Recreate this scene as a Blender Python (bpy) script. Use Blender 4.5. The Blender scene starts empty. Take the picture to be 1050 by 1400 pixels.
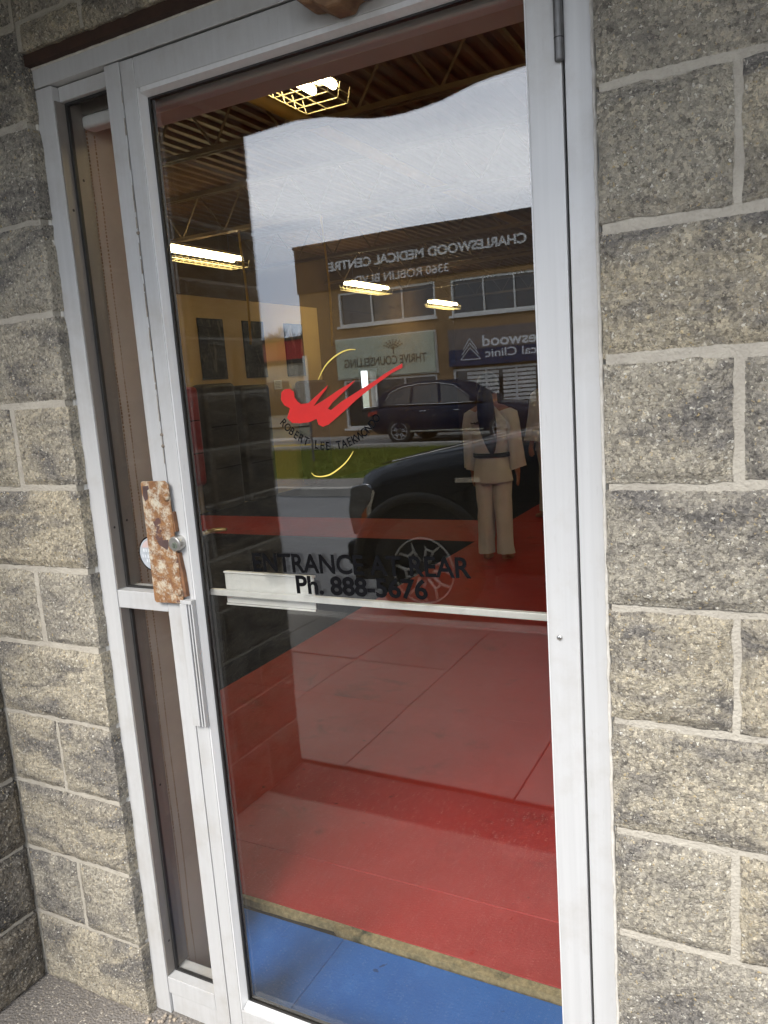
import bpy, bmesh, math, random
from mathutils import Vector, Matrix, noise
R = math.radians
PI = math.pi
rnd = random.Random(7)
S = bpy.context.scene
COL = S.collection

# ------------------------------------------------------------------ camera
cam = bpy.data.cameras.new('camera'); camo = bpy.data.objects.new('camera', cam); COL.objects.link(camo)
CAM = Vector((1.472, -1.264, 1.588))
right = Vector((0.8857, 0.4589, -0.0708)); down = Vector((0.0115, -0.1757, -0.9844)); fwd = Vector((-0.4641, 0.8711, -0.1609))
right.normalize(); fwd = (fwd - right * fwd.dot(right)).normalized(); up = right.cross(fwd)
camo.matrix_world = Matrix(((right.x, up.x, -fwd.x, CAM.x), (right.y, up.y, -fwd.y, CAM.y), (right.z, up.z, -fwd.z, CAM.z), (0, 0, 0, 1)))
cam.sensor_fit = 'VERTICAL'; cam.sensor_height = 36.0; cam.lens = 36.0 * 1063.0 / 1400.0
cam.clip_start = 0.02; cam.clip_end = 2000
S.camera = camo

# ------------------------------------------------------------------ world, sun, exposure
SUN_EL, SUN_AZ = 40.0, 181.0            # azimuth from +y, clockwise
W = bpy.data.worlds.new('World'); S.world = W; W.use_nodes = True
nt = W.node_tree; nt.nodes.clear()
def wn(t, **k):
    n = nt.nodes.new(t)
    for a, b in k.items(): setattr(n, a, b)
    return n
sky = wn('ShaderNodeTexSky', sky_type='NISHITA', sun_disc=False); sky.sun_elevation = R(SUN_EL); sky.sun_rotation = R(SUN_AZ)
tc = wn('ShaderNodeTexCoord'); mp = wn('ShaderNodeMapping'); mp.inputs['Scale'].default_value = (1.0, 1.0, 3.2); mp.inputs['Rotation'].default_value = (0.10, 0.16, 0.4)
n1 = wn('ShaderNodeTexNoise'); n1.inputs['Scale'].default_value = 2.0; n1.inputs['Detail'].default_value = 7; n1.inputs['Roughness'].default_value = 0.5; n1.inputs['Distortion'].default_value = 0.35
cr = wn('ShaderNodeValToRGB'); e = cr.color_ramp.elements
e[0].position = 0.36; e[0].color = (0.42, 0.49, 0.62, 1); e[1].position = 0.64; e[1].color = (1.0, 1.03, 1.09, 1)
sc = wn('ShaderNodeVectorMath', operation='SCALE'); sc.inputs['Scale'].default_value = 14.0
mx = wn('ShaderNodeMix', data_type='RGBA'); mx.inputs['Factor'].default_value = 0.88
bg = wn('ShaderNodeBackground'); bg.inputs['Strength'].default_value = 0.10
wo = wn('ShaderNodeOutputWorld')
nt.links.new(tc.outputs['Generated'], mp.inputs['Vector']); nt.links.new(mp.outputs['Vector'], n1.inputs['Vector'])
nt.links.new(n1.outputs['Fac'], cr.inputs['Fac']); nt.links.new(cr.outputs['Color'], sc.inputs[0])
nt.links.new(sky.outputs['Color'], mx.inputs['A']); nt.links.new(sc.outputs['Vector'], mx.inputs['B'])
nt.links.new(mx.outputs['Result'], bg.inputs['Color']); nt.links.new(bg.outputs['Background'], wo.inputs['Surface'])
sd = bpy.data.lights.new('sun', 'SUN'); sd.energy = 1.5; sd.angle = R(26); sd.color = (1.0, 0.95, 0.88)
so = bpy.data.objects.new('sun', sd); COL.objects.link(so)
az = R(SUN_AZ); el = R(SUN_EL)
sdir = Vector((math.sin(az) * math.cos(el), math.cos(az) * math.cos(el), math.sin(el)))
so.rotation_euler = sdir.to_track_quat('Z', 'Y').to_euler(); so.location = (0, -6, 12)
S.view_settings.view_transform = 'Standard'; S.view_settings.look = 'None'
S.view_settings.gamma = 1.0; S.view_settings.exposure = 1.72; S.view_settings.use_curve_mapping = False
S.render.resolution_x = 768; S.render.resolution_y = 1024
try:
    S.cycles.max_bounces = 12; S.cycles.transparent_max_bounces = 24; S.cycles.sample_clamp_indirect = 6.0
except Exception: pass

# ------------------------------------------------------------------ material helpers
class NM:
    def __init__(s, name):
        s.m = bpy.data.materials.new(name); s.m.use_nodes = True; s.t = s.m.node_tree
        s.b = s.t.nodes['Principled BSDF']; s.out = s.t.nodes['Material Output']
    def n(s, t, ins=None, **k):
        n = s.t.nodes.new(t)
        for a, b in k.items(): setattr(n, a, b)
        for a, b in (ins or {}).items(): s.i(n, a, b)
        return n
    def i(s, n, a, v):
        sock = n.inputs[a]
        if isinstance(v, bpy.types.NodeSocket): s.t.links.new(v, sock)
        else:
            if isinstance(v, tuple) and len(v) == 3 and sock.type == 'RGBA': v = v + (1,)
            sock.default_value = v
    def coords(s, rand=True, scale=(1, 1, 1)):
        tc = s.n('ShaderNodeTexCoord'); v = tc.outputs['Object']
        if rand:
            oi = s.n('ShaderNodeObjectInfo'); mu = s.n('ShaderNodeMath', {0: oi.outputs['Random'], 1: 37.0}, operation='MULTIPLY')
            v = s.n('ShaderNodeVectorMath', {0: v, 1: mu.outputs[0]}, operation='ADD').outputs[0]
            s.random = oi.outputs['Random']
        if scale != (1, 1, 1): v = s.n('ShaderNodeVectorMath', {0: v, 1: scale}, operation='MULTIPLY').outputs[0]
        return v
    def noise(s, v, sc, det=4, rough=0.55, dist=0.0):
        return s.n('ShaderNodeTexNoise', {'Vector': v, 'Scale': sc, 'Detail': det, 'Roughness': rough, 'Distortion': dist}).outputs['Fac']
    def ramp(s, f, *st):
        n = s.n('ShaderNodeValToRGB', {'Fac': f}); els = n.color_ramp.elements
        while len(els) < len(st): els.new(0.5)
        for e_, (p, c) in zip(els, st):
            e_.position = p; e_.color = (c, c, c, 1) if isinstance(c, (int, float)) else tuple(c) + (1,)
        return n.outputs['Color']
    def mix(s, f, a, b, bt='MIX'):
        n = s.n('ShaderNodeMix', data_type='RGBA', blend_type=bt)
        s.i(n, 'Factor', f); s.i(n, 'A', a); s.i(n, 'B', b)
        return n.outputs['Result']
    def math(s, op, a, b=0.0): return s.n('ShaderNodeMath', {0: a, 1: b}, operation=op).outputs[0]
    def bump(s, h, st=0.5, d=0.002, prev=None):
        n = s.n('ShaderNodeBump', {'Height': h, 'Strength': st, 'Distance': d})
        if prev: s.i(n, 'Normal', prev)
        return n.outputs['Normal']
    def set(s, **k):
        nm = {'color': 'Base Color', 'rough': 'Roughness', 'metal': 'Metallic', 'normal': 'Normal', 'spec': 'Specular IOR Level', 'emit': 'Emission Color', 'estr': 'Emission Strength', 'coat': 'Coat Weight', 'alpha': 'Alpha'}
        for a, v in k.items(): s.i(s.b, nm[a], v)
        return s.m

def pm(name, c1, c2=None, sc=8.0, rough=0.6, metal=0.0, bump=0.25, bsc=None, bd=0.0015, spec=0.5, rvar=0.12, stretch=(1, 1, 1)):
    """plain procedural surface: two tones mixed by noise, uneven gloss and a fine relief"""
    m = NM(name); v = m.coords(True, stretch)
    if c2 is None: c2 = tuple(x * 0.82 for x in c1)
    n = m.noise(v, sc, 6, 0.6)
    col = m.mix(m.ramp(n, (0.35, 0.0), (0.68, 1.0)), c1, c2)
    r = m.math('ADD', m.math('MULTIPLY', m.noise(v, sc * 2.7, 4), rvar * 2), rough - rvar)
    m.set(color=col, rough=r, metal=metal, spec=spec)
    if bump: m.set(normal=m.bump(m.noise(v, bsc or sc * 9, 4), bump, bd))
    return m.m

def lin(r, g, b): return tuple(((c / 255) / 12.92 if c <= 10 else ((c / 255 + 0.055) / 1.055) ** 2.4) for c in (r, g, b))

# split-face concrete block
def block_material(name, lite, dark, chips=1.0):
    m = NM(name); v = m.coords(True)
    big = m.noise(v, 5.5, 5, 0.62, 0.7)
    vs = m.n('ShaderNodeVectorMath', {0: v, 1: (3.2, 3.2, 6.5)}, operation='MULTIPLY').outputs[0]
    smoky = m.ramp(m.noise(vs, 1.6, 6, 0.62, 0.9), (0.46, 0.0), (0.62, 1.0))
    c = m.mix(m.ramp(big, (0.3, 0.0), (0.7, 1.0)), lite, tuple(x * 0.80 for x in lite))
    tint = m.ramp(m.random, (0.0, (0.86, 0.86, 0.88)), (0.5, (1.0, 0.98, 0.95)), (1.0, (1.08, 1.03, 0.94)))
    c = m.mix(1.0, c, tint, 'MULTIPLY')
    c = m.mix(m.math('MULTIPLY', smoky, 0.95), c, dark)
    fine = m.noise(v, 150, 5, 0.7)
    c = m.mix(m.ramp(fine, (0.30, 0.7), (0.45, 0.0)), c, tuple(x * 0.35 for x in lite))
    nz = m.n('ShaderNodeTexNoise', {'Vector': v, 'Scale': 260.0, 'Detail': 2.0}); nv = m.n('ShaderNodeVectorMath', {0: nz.outputs['Color'], 'Scale': 0.010}, operation='SCALE')
    vd = m.n('ShaderNodeVectorMath', {0: v, 1: nv.outputs[0]}, operation='ADD').outputs[0]
    vo = m.n('ShaderNodeTexVoronoi', {'Vector': vd, 'Scale': 190.0, 'Randomness': 1.0})
    rv = m.n('ShaderNodeSeparateColor', {'Color': vo.outputs['Color']})
    grain = m.ramp(rv.outputs[2], (0.0, (0.42, 0.41, 0.41)), (0.3, (0.80, 0.79, 0.78)), (0.65, (1.05, 1.03, 1.0)), (1.0, (1.40, 1.36, 1.28)))
    c = m.mix(0.85, c, grain, 'MULTIPLY')
    pick = m.math('MULTIPLY', m.math('GREATER_THAN', rv.outputs[0], 0.82), m.math('LESS_THAN', vo.outputs['Distance'], 0.42))
    chipc = m.ramp(rv.outputs[1], (0.0, (0.85, 0.82, 0.74)), (0.5, (0.78, 0.72, 0.58)), (0.75, (0.62, 0.47, 0.24)), (1.0, (0.30, 0.28, 0.26)))
    c = m.mix(m.math('MULTIPLY', pick, 0.85 * chips), c, chipc)
    vo2 = m.n('ShaderNodeTexVoronoi', {'Vector': vd, 'Scale': 330.0})
    rv2 = m.n('ShaderNodeSeparateColor', {'Color': vo2.outputs['Color']})
    c = m.mix(m.math('MULTIPLY', m.math('GREATER_THAN', rv2.outputs[0], 0.86), 0.45 * chips), c, (0.55, 0.50, 0.42))
    nb = m.bump(m.noise(v, 80, 7, 0.78), 0.8, 0.010)
    nb = m.bump(m.math('ADD', m.math('MULTIPLY', vo.outputs['Distance'], -1.0), m.math('MULTIPLY', rv.outputs[2], 0.9)), 1.0, 0.0045, nb)
    nb = m.bump(fine, 0.6, 0.0025, nb)
    return m.set(color=c, rough=0.9, spec=0.25, normal=nb)

def glass_material(name, base, tint, rough=0.0, fr=1.5, warp=False):
    m = NM(name); t = m.t; t.nodes.remove(m.b)
    lw = m.n('ShaderNodeLayerWeight', {'Blend': 0.5})
    fac = m.math('ADD', m.math('MULTIPLY', m.math('POWER', lw.outputs['Facing'], 5.0), 0.9), 0.04 + base)
    tr = m.n('ShaderNodeBsdfTransparent', {'Color': tint}); gl = m.n('ShaderNodeBsdfGlossy', {'Color': (1, 1, 1), 'Roughness': rough})
    if warp:
        v = m.coords(False); nb = m.bump(m.noise(v, 2.4, 1, 0.3), 1.0, 0.0009)
        m.i(gl, 'Normal', nb)
    ms = m.n('ShaderNodeMixShader'); m.i(ms, 0, fac); m.i(ms, 1, tr.outputs[0]); m.i(ms, 2, gl.outputs[0])
    if warp:
        vv = m.coords(False); sm = m.ramp(m.noise(m.n('ShaderNodeVectorMath', {0: vv, 1: (6.0, 1.0, 2.2)}, operation='MULTIPLY').outputs[0], 1.5, 8, 0.68, 1.1), (0.48, 0.0), (0.80, 1.0))
        sp_ = m.ramp(m.noise(vv, 190, 2, 0.5), (0.70, 0.0), (0.76, 1.0))
        dirt = m.math('ADD', m.math('MULTIPLY', sm, 0.004), m.math('MULTIPLY', sp_, 0.02))
        df = m.n('ShaderNodeBsdfDiffuse', {'Color': (0.55, 0.53, 0.50)}); ms2 = m.n('ShaderNodeMixShader'); m.i(ms2, 0, dirt); m.i(ms2, 1, ms.outputs[0]); m.i(ms2, 2, df.outputs[0]); ms = ms2
    t.links.new(ms.outputs[0], m.out.inputs['Surface'])
    return m.m

M = {}
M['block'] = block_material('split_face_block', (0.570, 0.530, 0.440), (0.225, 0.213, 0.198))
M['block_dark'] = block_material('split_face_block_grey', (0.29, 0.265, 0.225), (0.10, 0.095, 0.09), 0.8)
M['mortar'] = pm('mortar', (0.43, 0.395, 0.33), (0.34, 0.31, 0.26), 20, 0.92, 0, 1.0, 190, 0.004, 0.2)
# brushed, weathered aluminium with streaks and handling marks
def aluminium(name, c, dirt, rough=0.42):
    m = NM(name); v = m.coords(True)
    st = m.n('ShaderNodeVectorMath', {0: v, 1: (90, 90, 2.0)}, operation='MULTIPLY').outputs[0]
    streak = m.noise(st, 1.0, 4, 0.6)
    blot = m.noise(v, 7.0, 6, 0.65)
    c0 = m.mix(m.ramp(streak, (0.3, 0.0), (0.75, 1.0)), c, tuple(x * 0.90 for x in c))
    c1 = m.mix(m.math('MULTIPLY', m.ramp(blot, (0.50, 0.0), (0.78, 1.0)), dirt), c0, (0.34, 0.31, 0.27))
    vs = m.n('ShaderNodeVectorMath', {0: v, 1: (1, 1, 0.18)}, operation='MULTIPLY').outputs[0]
    scr = m.ramp(m.noise(vs, 130, 3, 0.5), (0.27, 0.22), (0.33, 0.0))
    c2 = m.mix(scr, c1, (0.36, 0.35, 0.34))
    r = m.math('ADD', m.math('MULTIPLY', blot, 0.3), rough - 0.15)
    return m.set(color=c2, rough=r, metal=0.15, spec=0.45, normal=m.bump(streak, 0.12, 0.0006))
M['alu'] = aluminium('anodised_aluminium', (0.505, 0.505, 0.50), 0.55)
M['alu_bead'] = aluminium('aluminium_bead', (0.66, 0.66, 0.655), 0.22)
M['alu_dark'] = aluminium('aluminium_dark', (0.21, 0.19, 0.17), 0.35)  # frame metal darkened; on the rebates the colour stands for shade
M['gasket'] = pm('rubber_gasket', (0.012, 0.012, 0.012), (0.022, 0.021, 0.02), 30, 0.55, 0, 0.2)
M['steel'] = pm('grey_steel', (0.20, 0.20, 0.20), (0.12, 0.115, 0.11), 25, 0.45, 0.7, 0.2)
M['dark'] = pm('dark_gap', (0.02, 0.018, 0.016), (0.03, 0.027, 0.024), 20, 0.8, 0, 0.1)
M['caulk'] = pm('caulk', (0.62, 0.60, 0.55), (0.45, 0.42, 0.37), 40, 0.8, 0, 0.8, 90, 0.002)
M['lintel'] = pm('red_primer_steel', (0.055, 0.026, 0.016), (0.032, 0.017, 0.012), 18, 0.8, 0.1, 0.5, 70)
M['drywall'] = pm('beige_drywall', (0.52, 0.46, 0.40), (0.46, 0.40, 0.345), 6, 0.85, 0, 0.3, 120)
M['bead_brown'] = pm('brown_corner_bead', (0.20, 0.115, 0.06), (0.32, 0.20, 0.12), 60, 0.8, 0, 0.6, 200)
M['chrome'] = pm('worn_chrome', (0.72, 0.71, 0.69), (0.55, 0.53, 0.50), 20, 0.22, 1.0, 0.08)
M['brass'] = pm('brass', (0.38, 0.26, 0.11), (0.28, 0.19, 0.08), 30, 0.45, 1.0, 0.05)
# rusted paint
m = NM('rusty_white_paint'); v = m.coords(False)
a = m.noise(v, 48, 9, 0.78, 0.0); b_ = m.noise(v, 95, 6, 0.7)
rust = m.mix(m.ramp(b_, (0.3, 0.0), (0.7, 1.0)), (0.30, 0.155, 0.065), (0.13, 0.060, 0.034))
paint = m.mix(m.ramp(b_, (0.35, 0.0), (0.6, 1.0)), (0.55, 0.47, 0.34), (0.44, 0.40, 0.32))
msk = m.ramp(m.math('ADD', m.math('MULTIPLY', a, 0.8), m.math('MULTIPLY', b_, 0.2)), (0.485, 1.0), (0.585, 0.0))
c = m.mix(msk, paint, rust)
c = m.mix(m.ramp(m.noise(v, 17, 5, 0.6), (0.60, 0.0), (0.63, 1.0)), c, (0.105, 0.058, 0.050))
M['rust'] = m.set(color=c, rough=0.85, normal=m.bump(m.math('ADD', a, m.math('MULTIPLY', b_, 0.5)), 0.9, 0.003), spec=0.25)
M['rust_brown'] = pm('rust_brown', (0.22, 0.105, 0.05), (0.11, 0.055, 0.032), 40, 0.85, 0.1, 0.8, 120)
# glass
M['glass'] = glass_material('door_glass', 0.034, (0.93, 0.93, 0.91), warp=True)
M['glass_side'] = glass_material('sidelite_glass', 0.0, (0.97, 0.97, 0.96))
M['glass_int'] = glass_material('plain_glass', 0.0, (0.95, 0.97, 0.97))
M['pane_dark'] = pm('dark_window_glass', (0.015, 0.017, 0.020), (0.03, 0.032, 0.036), 3, 0.08, 0.0, 0.02, 2, 0.001, 0.7, 0.03)
M['vinyl_black'] = pm('black_vinyl', (0.0035, 0.0035, 0.004), (0.006, 0.006, 0.007), 40, 0.8, 0, 0.1, spec=0.04)
M['vinyl_red'] = pm('red_vinyl', (0.50, 0.008, 0.005), (0.44, 0.007, 0.005), 30, 0.5, 0, 0.1)
M['vinyl_yellow'] = pm('yellow_vinyl', (0.78, 0.60, 0.12), (0.70, 0.52, 0.10), 30, 0.5, 0, 0.1)
# ground
def aggregate(name, c1, c2, chip, sc=165.0, amt=0.45):
    m = NM(name); v = m.coords(False)
    vo = m.n('ShaderNodeTexVoronoi', {'Vector': v, 'Scale': sc}); rv = m.n('ShaderNodeSeparateColor', {'Color': vo.outputs['Color']})
    c = m.mix(m.ramp(m.noise(v, 4, 6, 0.6), (0.35, 0.0), (0.65, 1.0)), c1, c2)
    pc = m.ramp(rv.outputs[1], (0.0, tuple(x * 0.45 for x in chip)), (0.45, tuple(x * 0.8 for x in chip)), (0.8, chip), (1.0, (0.60, 0.55, 0.46)))
    pick = m.math('MULTIPLY', m.math('GREATER_THAN', rv.outputs[0], 1 - amt), m.math('LESS_THAN', vo.outputs['Distance'], 0.5))
    c = m.mix(m.math('MULTIPLY', pick, 0.85), c, pc)
    nb = m.bump(m.math('SUBTRACT', 1.0, vo.outputs['Distance']), 0.9, 0.003)
    nb = m.bump(m.noise(v, 220, 4, 0.7), 0.6, 0.002, nb)
    return m.set(color=c, rough=0.85, spec=0.3, normal=nb)
M['aggregate'] = aggregate('exposed_aggregate', (0.17, 0.155, 0.14), (0.23, 0.21, 0.19), (0.34, 0.30, 0.25))
M['aggregate_dark'] = aggregate('dark_aggregate', (0.035, 0.032, 0.03), (0.05, 0.046, 0.042), (0.09, 0.078, 0.066), 130.0)
M['concrete'] = pm('sidewalk_concrete', (0.205, 0.188, 0.168), (0.16, 0.147, 0.13), 2.2, 0.9, 0, 0.6, 150, 0.002, 0.25)
M['concrete2'] = pm('kerb_concrete', (0.42, 0.40, 0.36), (0.33, 0.31, 0.28), 2.5, 0.9, 0, 0.6, 120, 0.002, 0.25)
M['asphalt'] = pm('asphalt', (0.17, 0.17, 0.172), (0.135, 0.135, 0.138), 1.2, 0.88, 0, 0.8, 180, 0.004, 0.3)
M['lot'] = pm('parking_asphalt', (0.22, 0.215, 0.205), (0.17, 0.165, 0.16), 0.8, 0.9, 0, 0.6, 120, 0.004, 0.3)
M['earth'] = pm('open_ground', (0.16, 0.15, 0.12), (0.11, 0.12, 0.07), 0.15, 0.95, 0, 0.5, 20, 0.01, 0.2)
M['turf'] = pm('turf', (0.15, 0.17, 0.03), (0.10, 0.125, 0.022), 3, 0.95, 0, 0.9, 90, 0.01, 0.1)
M['blade'] = pm('grass_blade', (0.20, 0.22, 0.035), (0.13, 0.16, 0.025), 1.5, 0.8, 0, 0, spec=0.2)
M['pebble'] = pm('loose_pebble', (0.45, 0.37, 0.27), (0.22, 0.19, 0.16), 30, 0.8, 0, 0.4, 200)

# ------------------------------------------------------------------ mesh helpers
class MB:
    def __init__(s): s.v = []; s.f = []
    def add(s, vs, fs):
        o = len(s.v); s.v += [tuple(p) for p in vs]; s.f += [tuple(i + o for i in f) for f in fs]; return s
    def box(s, x0, x1, y0, y1, z0, z1):
        vs = [(x, y, z) for z in (z0, z1) for y in (y0, y1) for x in (x0, x1)]
        return s.add(vs, [(0, 2, 3, 1), (4, 5, 7, 6), (0, 1, 5, 4), (2, 6, 7, 3), (0, 4, 6, 2), (1, 3, 7, 5)])
    def prism_y(s, pts, y0, y1):            # pts (x,z), extruded along y
        n = len(pts); vs = [(x, y0, z) for x, z in pts] + [(x, y1, z) for x, z in pts]
        return s.add(vs, [tuple(range(n)), tuple(range(2 * n - 1, n - 1, -1))] + [(i, i + n, (i + 1) % n + n, (i + 1) % n) for i in range(n)])
    def prism_x(s, pts, x0, x1):            # pts (y,z)
        n = len(pts); vs = [(x0, y, z) for y, z in pts] + [(x1, y, z) for y, z in pts]
        return s.add(vs, [tuple(range(n - 1, -1, -1)), tuple(range(n, 2 * n))] + [(i, (i + 1) % n, (i + 1) % n + n, i + n) for i in range(n)])
    def prism_z(s, pts, z0, z1):
        n = len(pts); vs = [(x, y, z0) for x, y in pts] + [(x, y, z1) for x, y in pts]
        return s.add(vs, [tuple(range(n - 1, -1, -1)), tuple(range(n, 2 * n))] + [(i, (i + 1) % n, (i + 1) % n + n, i + n) for i in range(n)])
    def tube(s, path, rad, n=8, cap=True):
        path = [Vector(p) for p in path]; rads = rad if isinstance(rad, (list, tuple)) else [rad] * len(path)
        rings = []; prev = None
        for i, p in enumerate(path):
            d = (path[min(i + 1, len(path) - 1)] - path[max(i - 1, 0)]).normalized()
            if prev is None:
                a = Vector((0, 0, 1)) if abs(d.z) < 0.9 else Vector((1, 0, 0)); u = d.cross(a).normalized()
            else: u = (prev - d * prev.dot(d)).normalized()
            prev = u; w = d.cross(u); r = rads[i]; ru, rw = r if isinstance(r, tuple) else (r, r)
            rings.append([p + u * math.cos(2 * PI * k / n) * ru + w * math.sin(2 * PI * k / n) * rw for k in range(n)])
        o = len(s.v)
        for rg in rings: s.v += [tuple(q) for q in rg]
        for i in range(len(rings) - 1):
            for k in range(n): s.f.append((o + i * n + k, o + i * n + (k + 1) % n, o + (i + 1) * n + (k + 1) % n, o + (i + 1) * n + k))
        if cap:
            s.f.append(tuple(o + k for k in range(n - 1, -1, -1))); s.f.append(tuple(o + (len(rings) - 1) * n + k for k in range(n)))
        return s
    def loft(s, rings, cap=True):           # closed rings with equal counts
        n = len(rings[0]); o = len(s.v)
        for rg in rings: s.v += [tuple(q) for q in rg]
        for i in range(len(rings) - 1):
            for k in range(n): s.f.append((o + i * n + k, o + i * n + (k + 1) % n, o + (i + 1) * n + (k + 1) % n, o + (i + 1) * n + k))
        if cap:
            s.f.append(tuple(o + k for k in range(n - 1, -1, -1))); s.f.append(tuple(o + (len(rings) - 1) * n + k for k in range(n)))
        return s
    def lathe_y(s, prof, cx, cz, n=32, cap=True):     # prof (r, y) around an axis along y
        rings = [[(cx + r * math.cos(2 * PI * k / n), y, cz + r * math.sin(2 * PI * k / n)) for k in range(n)] for r, y in prof]
        return s.loft(rings, cap)
    def mesh(s, name, smooth=False):
        me = bpy.data.meshes.new(name); me.from_pydata(s.v, [], s.f); me.validate()
        bm = bmesh.new(); bm.from_mesh(me); bmesh.ops.recalc_face_normals(bm, faces=bm.faces); bm.to_mesh(me); bm.free()
        if smooth:
            for p in me.polygons: p.use_smooth = True
        return me
    def build(s, name, mat, parent=None, bevel=0.0, smooth=False, seg=2, **k):
        return obj(name, s.mesh(name, smooth), mat, parent, bevel=bevel, seg=seg, **k)

def obj(name, me, mat, parent=None, loc=(0, 0, 0), rot=(0, 0, 0), bevel=0.0, seg=2, label=None, sub=0):
    o = bpy.data.objects.new(name, me); COL.objects.link(o)
    o.location = loc; o.rotation_euler = rot
    if mat is not None:
        mm = M[mat] if isinstance(mat, str) else mat
        if not me.materials: me.materials.append(mm)
        elif me.materials[0] != mm: me.materials[0] = mm
    if parent is not None: o.parent = parent
    if bevel:
        b = o.modifiers.new('bevel', 'BEVEL'); b.width = bevel; b.segments = seg; b.limit_method = 'ANGLE'; b.angle_limit = R(35)
    if sub:
        b = o.modifiers.new('sub', 'SUBSURF'); b.levels = sub; b.render_levels = sub
    if label: o['label'] = label
    return o
def tag(o, label, cat, group=None):
    o['label'] = label; o['category'] = cat
    if group: o['group'] = group
    return o
def thing(name, label, cat, loc=(0, 0, 0), rz=0.0, group=None):
    o = bpy.data.objects.new(name, None); COL.objects.link(o); o.location = loc; o.rotation_euler = (0, 0, rz); o.empty_display_size = 0.1
    return tag(o, label, cat, group)
def struct(o): o['kind'] = 'structure'; return o
def stuff(o): o['kind'] = 'stuff'; return o
def copy_tree(o, parent=None):
    c = o.copy(); COL.objects.link(c)
    if parent is not None: c.parent = parent
    for ch in list(o.children): copy_tree(ch, c)
    return c
def evaluated(o):
    bpy.context.view_layer.update(); dg = bpy.context.evaluated_depsgraph_get()
    return bpy.data.meshes.new_from_object(o.evaluated_get(dg))
def text_mesh(body, width=None, height=None, bold=0.0, depth=0.0, align='CENTER'):
    cu = bpy.data.curves.new('lettering', 'FONT'); cu.body = body; cu.size = 1.0; cu.offset = bold; cu.extrude = 0.0; cu.align_x = align; cu.resolution_u = 6
    o = bpy.data.objects.new('lettering', cu); COL.objects.link(o)
    me = evaluated(o); bpy.data.objects.remove(o); bpy.data.curves.remove(cu)
    xs = [q.co.x for q in me.vertices]; ys = [q.co.y for q in me.vertices]
    w, h = max(xs) - min(xs), max(ys) - min(ys); cx = (max(xs) + min(xs)) / 2
    sx = width / w if width else None; sy = height / h if height else None
    sx = sx or sy; sy = sy or sx
    for q in me.vertices: q.co.x = (q.co.x - cx) * sx; q.co.y = (q.co.y - min(ys)) * sy; q.co.z *= 1.0
    if depth:
        bm = bmesh.new(); bm.from_mesh(me); r = bmesh.ops.extrude_face_region(bm, geom=bm.faces[:])
        for q in r['geom']:
            if isinstance(q, bmesh.types.BMVert): q.co.z += depth
        bmesh.ops.recalc_face_normals(bm, faces=bm.faces); bm.to_mesh(me); bm.free()
    return me
def word_meshes(me):
    bm = bmesh.new(); bm.from_mesh(me); seen = set(); isl = []
    bm.verts.ensure_lookup_table()
    for v0 in bm.verts:
        if v0.index in seen: continue
        stack = [v0]; seen.add(v0.index); part = []
        while stack:
            q = stack.pop(); part.append(q.index)
            for e_ in q.link_edges:
                w_ = e_.other_vert(q)
                if w_.index not in seen: seen.add(w_.index); stack.append(w_)
        isl.append(part)
    X = lambda p: [me.vertices[i].co.x for i in p]
    isl.sort(key=lambda p: min(X(p))); hgt = max(v_.co.y for v_ in me.vertices); words = []; end = None
    for p in isl:
        if end is None or min(X(p)) - end > 0.26 * hgt: words.append([])
        words[-1] += p; end = max(X(p)) if end is None else max(end, max(X(p)))
    bm.free(); out = []
    for w_ in words:
        idx = {i: n_ for n_, i in enumerate(w_)}
        m2 = bpy.data.meshes.new('letters'); m2.from_pydata([tuple(me.vertices[i].co) for i in w_], [], [tuple(idx[i] for i in f.vertices) for f in me.polygons if f.vertices[0] in idx]); out.append(m2)
    return out
def poly_mesh(name, pts3):
    me = bpy.data.meshes.new(name); me.from_pydata(pts3, [], [tuple(range(len(pts3)))])
    bm = bmesh.new(); bm.from_mesh(me); bmesh.ops.triangulate(bm, faces=bm.faces); bm.to_mesh(me); bm.free(); return me
def fbm(p, o=4):
    return noise.fractal(p, 1.0, 2.1, o, noise_basis='PERLIN_ORIGINAL')

# ================================================================== GROUND
struct(MB().box(-900, 900, -900, 900, -0.60, -0.16).build('ground', 'earth'))
struct(MB().box(-160, 160, -9.30, -3.30, -0.155, -0.13).build('road', 'asphalt'))
# near pavement: slabs with open joints on a bed, then the kerb
sw = struct(MB().box(-40, 40, -3.12, -1.30, -0.15, -0.022).build('sidewalk', 'concrete2'))
slabmesh = {}
def slab(parent, x0, x1, y0, y1, z0, z1, mat, name='paving_slab', g=0.0025):
    w, d = x1 - x0 - 2 * g, y1 - y0 - 2 * g; k = (round(w, 3), round(d, 3), round(z1 - z0, 3), mat)
    if k not in slabmesh: slabmesh[k] = MB().box(-w / 2, w / 2, -d / 2, d / 2, -(z1 - z0), 0).mesh('slab')
    return obj(name, slabmesh[k], mat, parent, ((x0 + x1) / 2, (y0 + y1) / 2, z1), bevel=0.004)
xs = [-0.80 - 0.68 * k for k in range(12, 0, -1)] + [-0.80, -0.205, 0.55] + [0.55 + 0.68 * k for k in range(1, 9)]
for a, b in zip(xs[:-1], xs[1:]):
    dz = rnd.uniform(-0.002, 0.002)
    slab(sw, a, b, -2.40, -1.235, -0.021, 0.0 + dz, 'concrete'); slab(sw, a, b, -3.12, -2.40, -0.021, 0.0 - dz, 'concrete')
kb = struct(MB().box(-60, 60, -3.30, -3.125, -0.5, -0.004).build('kerb', 'concrete2', bevel=0.02))
af = struct(MB().box(-0.45, 2.85, -0.95, 0.10, -0.15, -0.001).build('alcove_floor', 'aggregate'))
struct(MB().box(-0.45, 2.85, -1.225, -0.957, -0.15, -0.012).build('dark_strip', 'aggregate_dark'))  # strip of darker aggregate along the outer edge of the alcove
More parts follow.
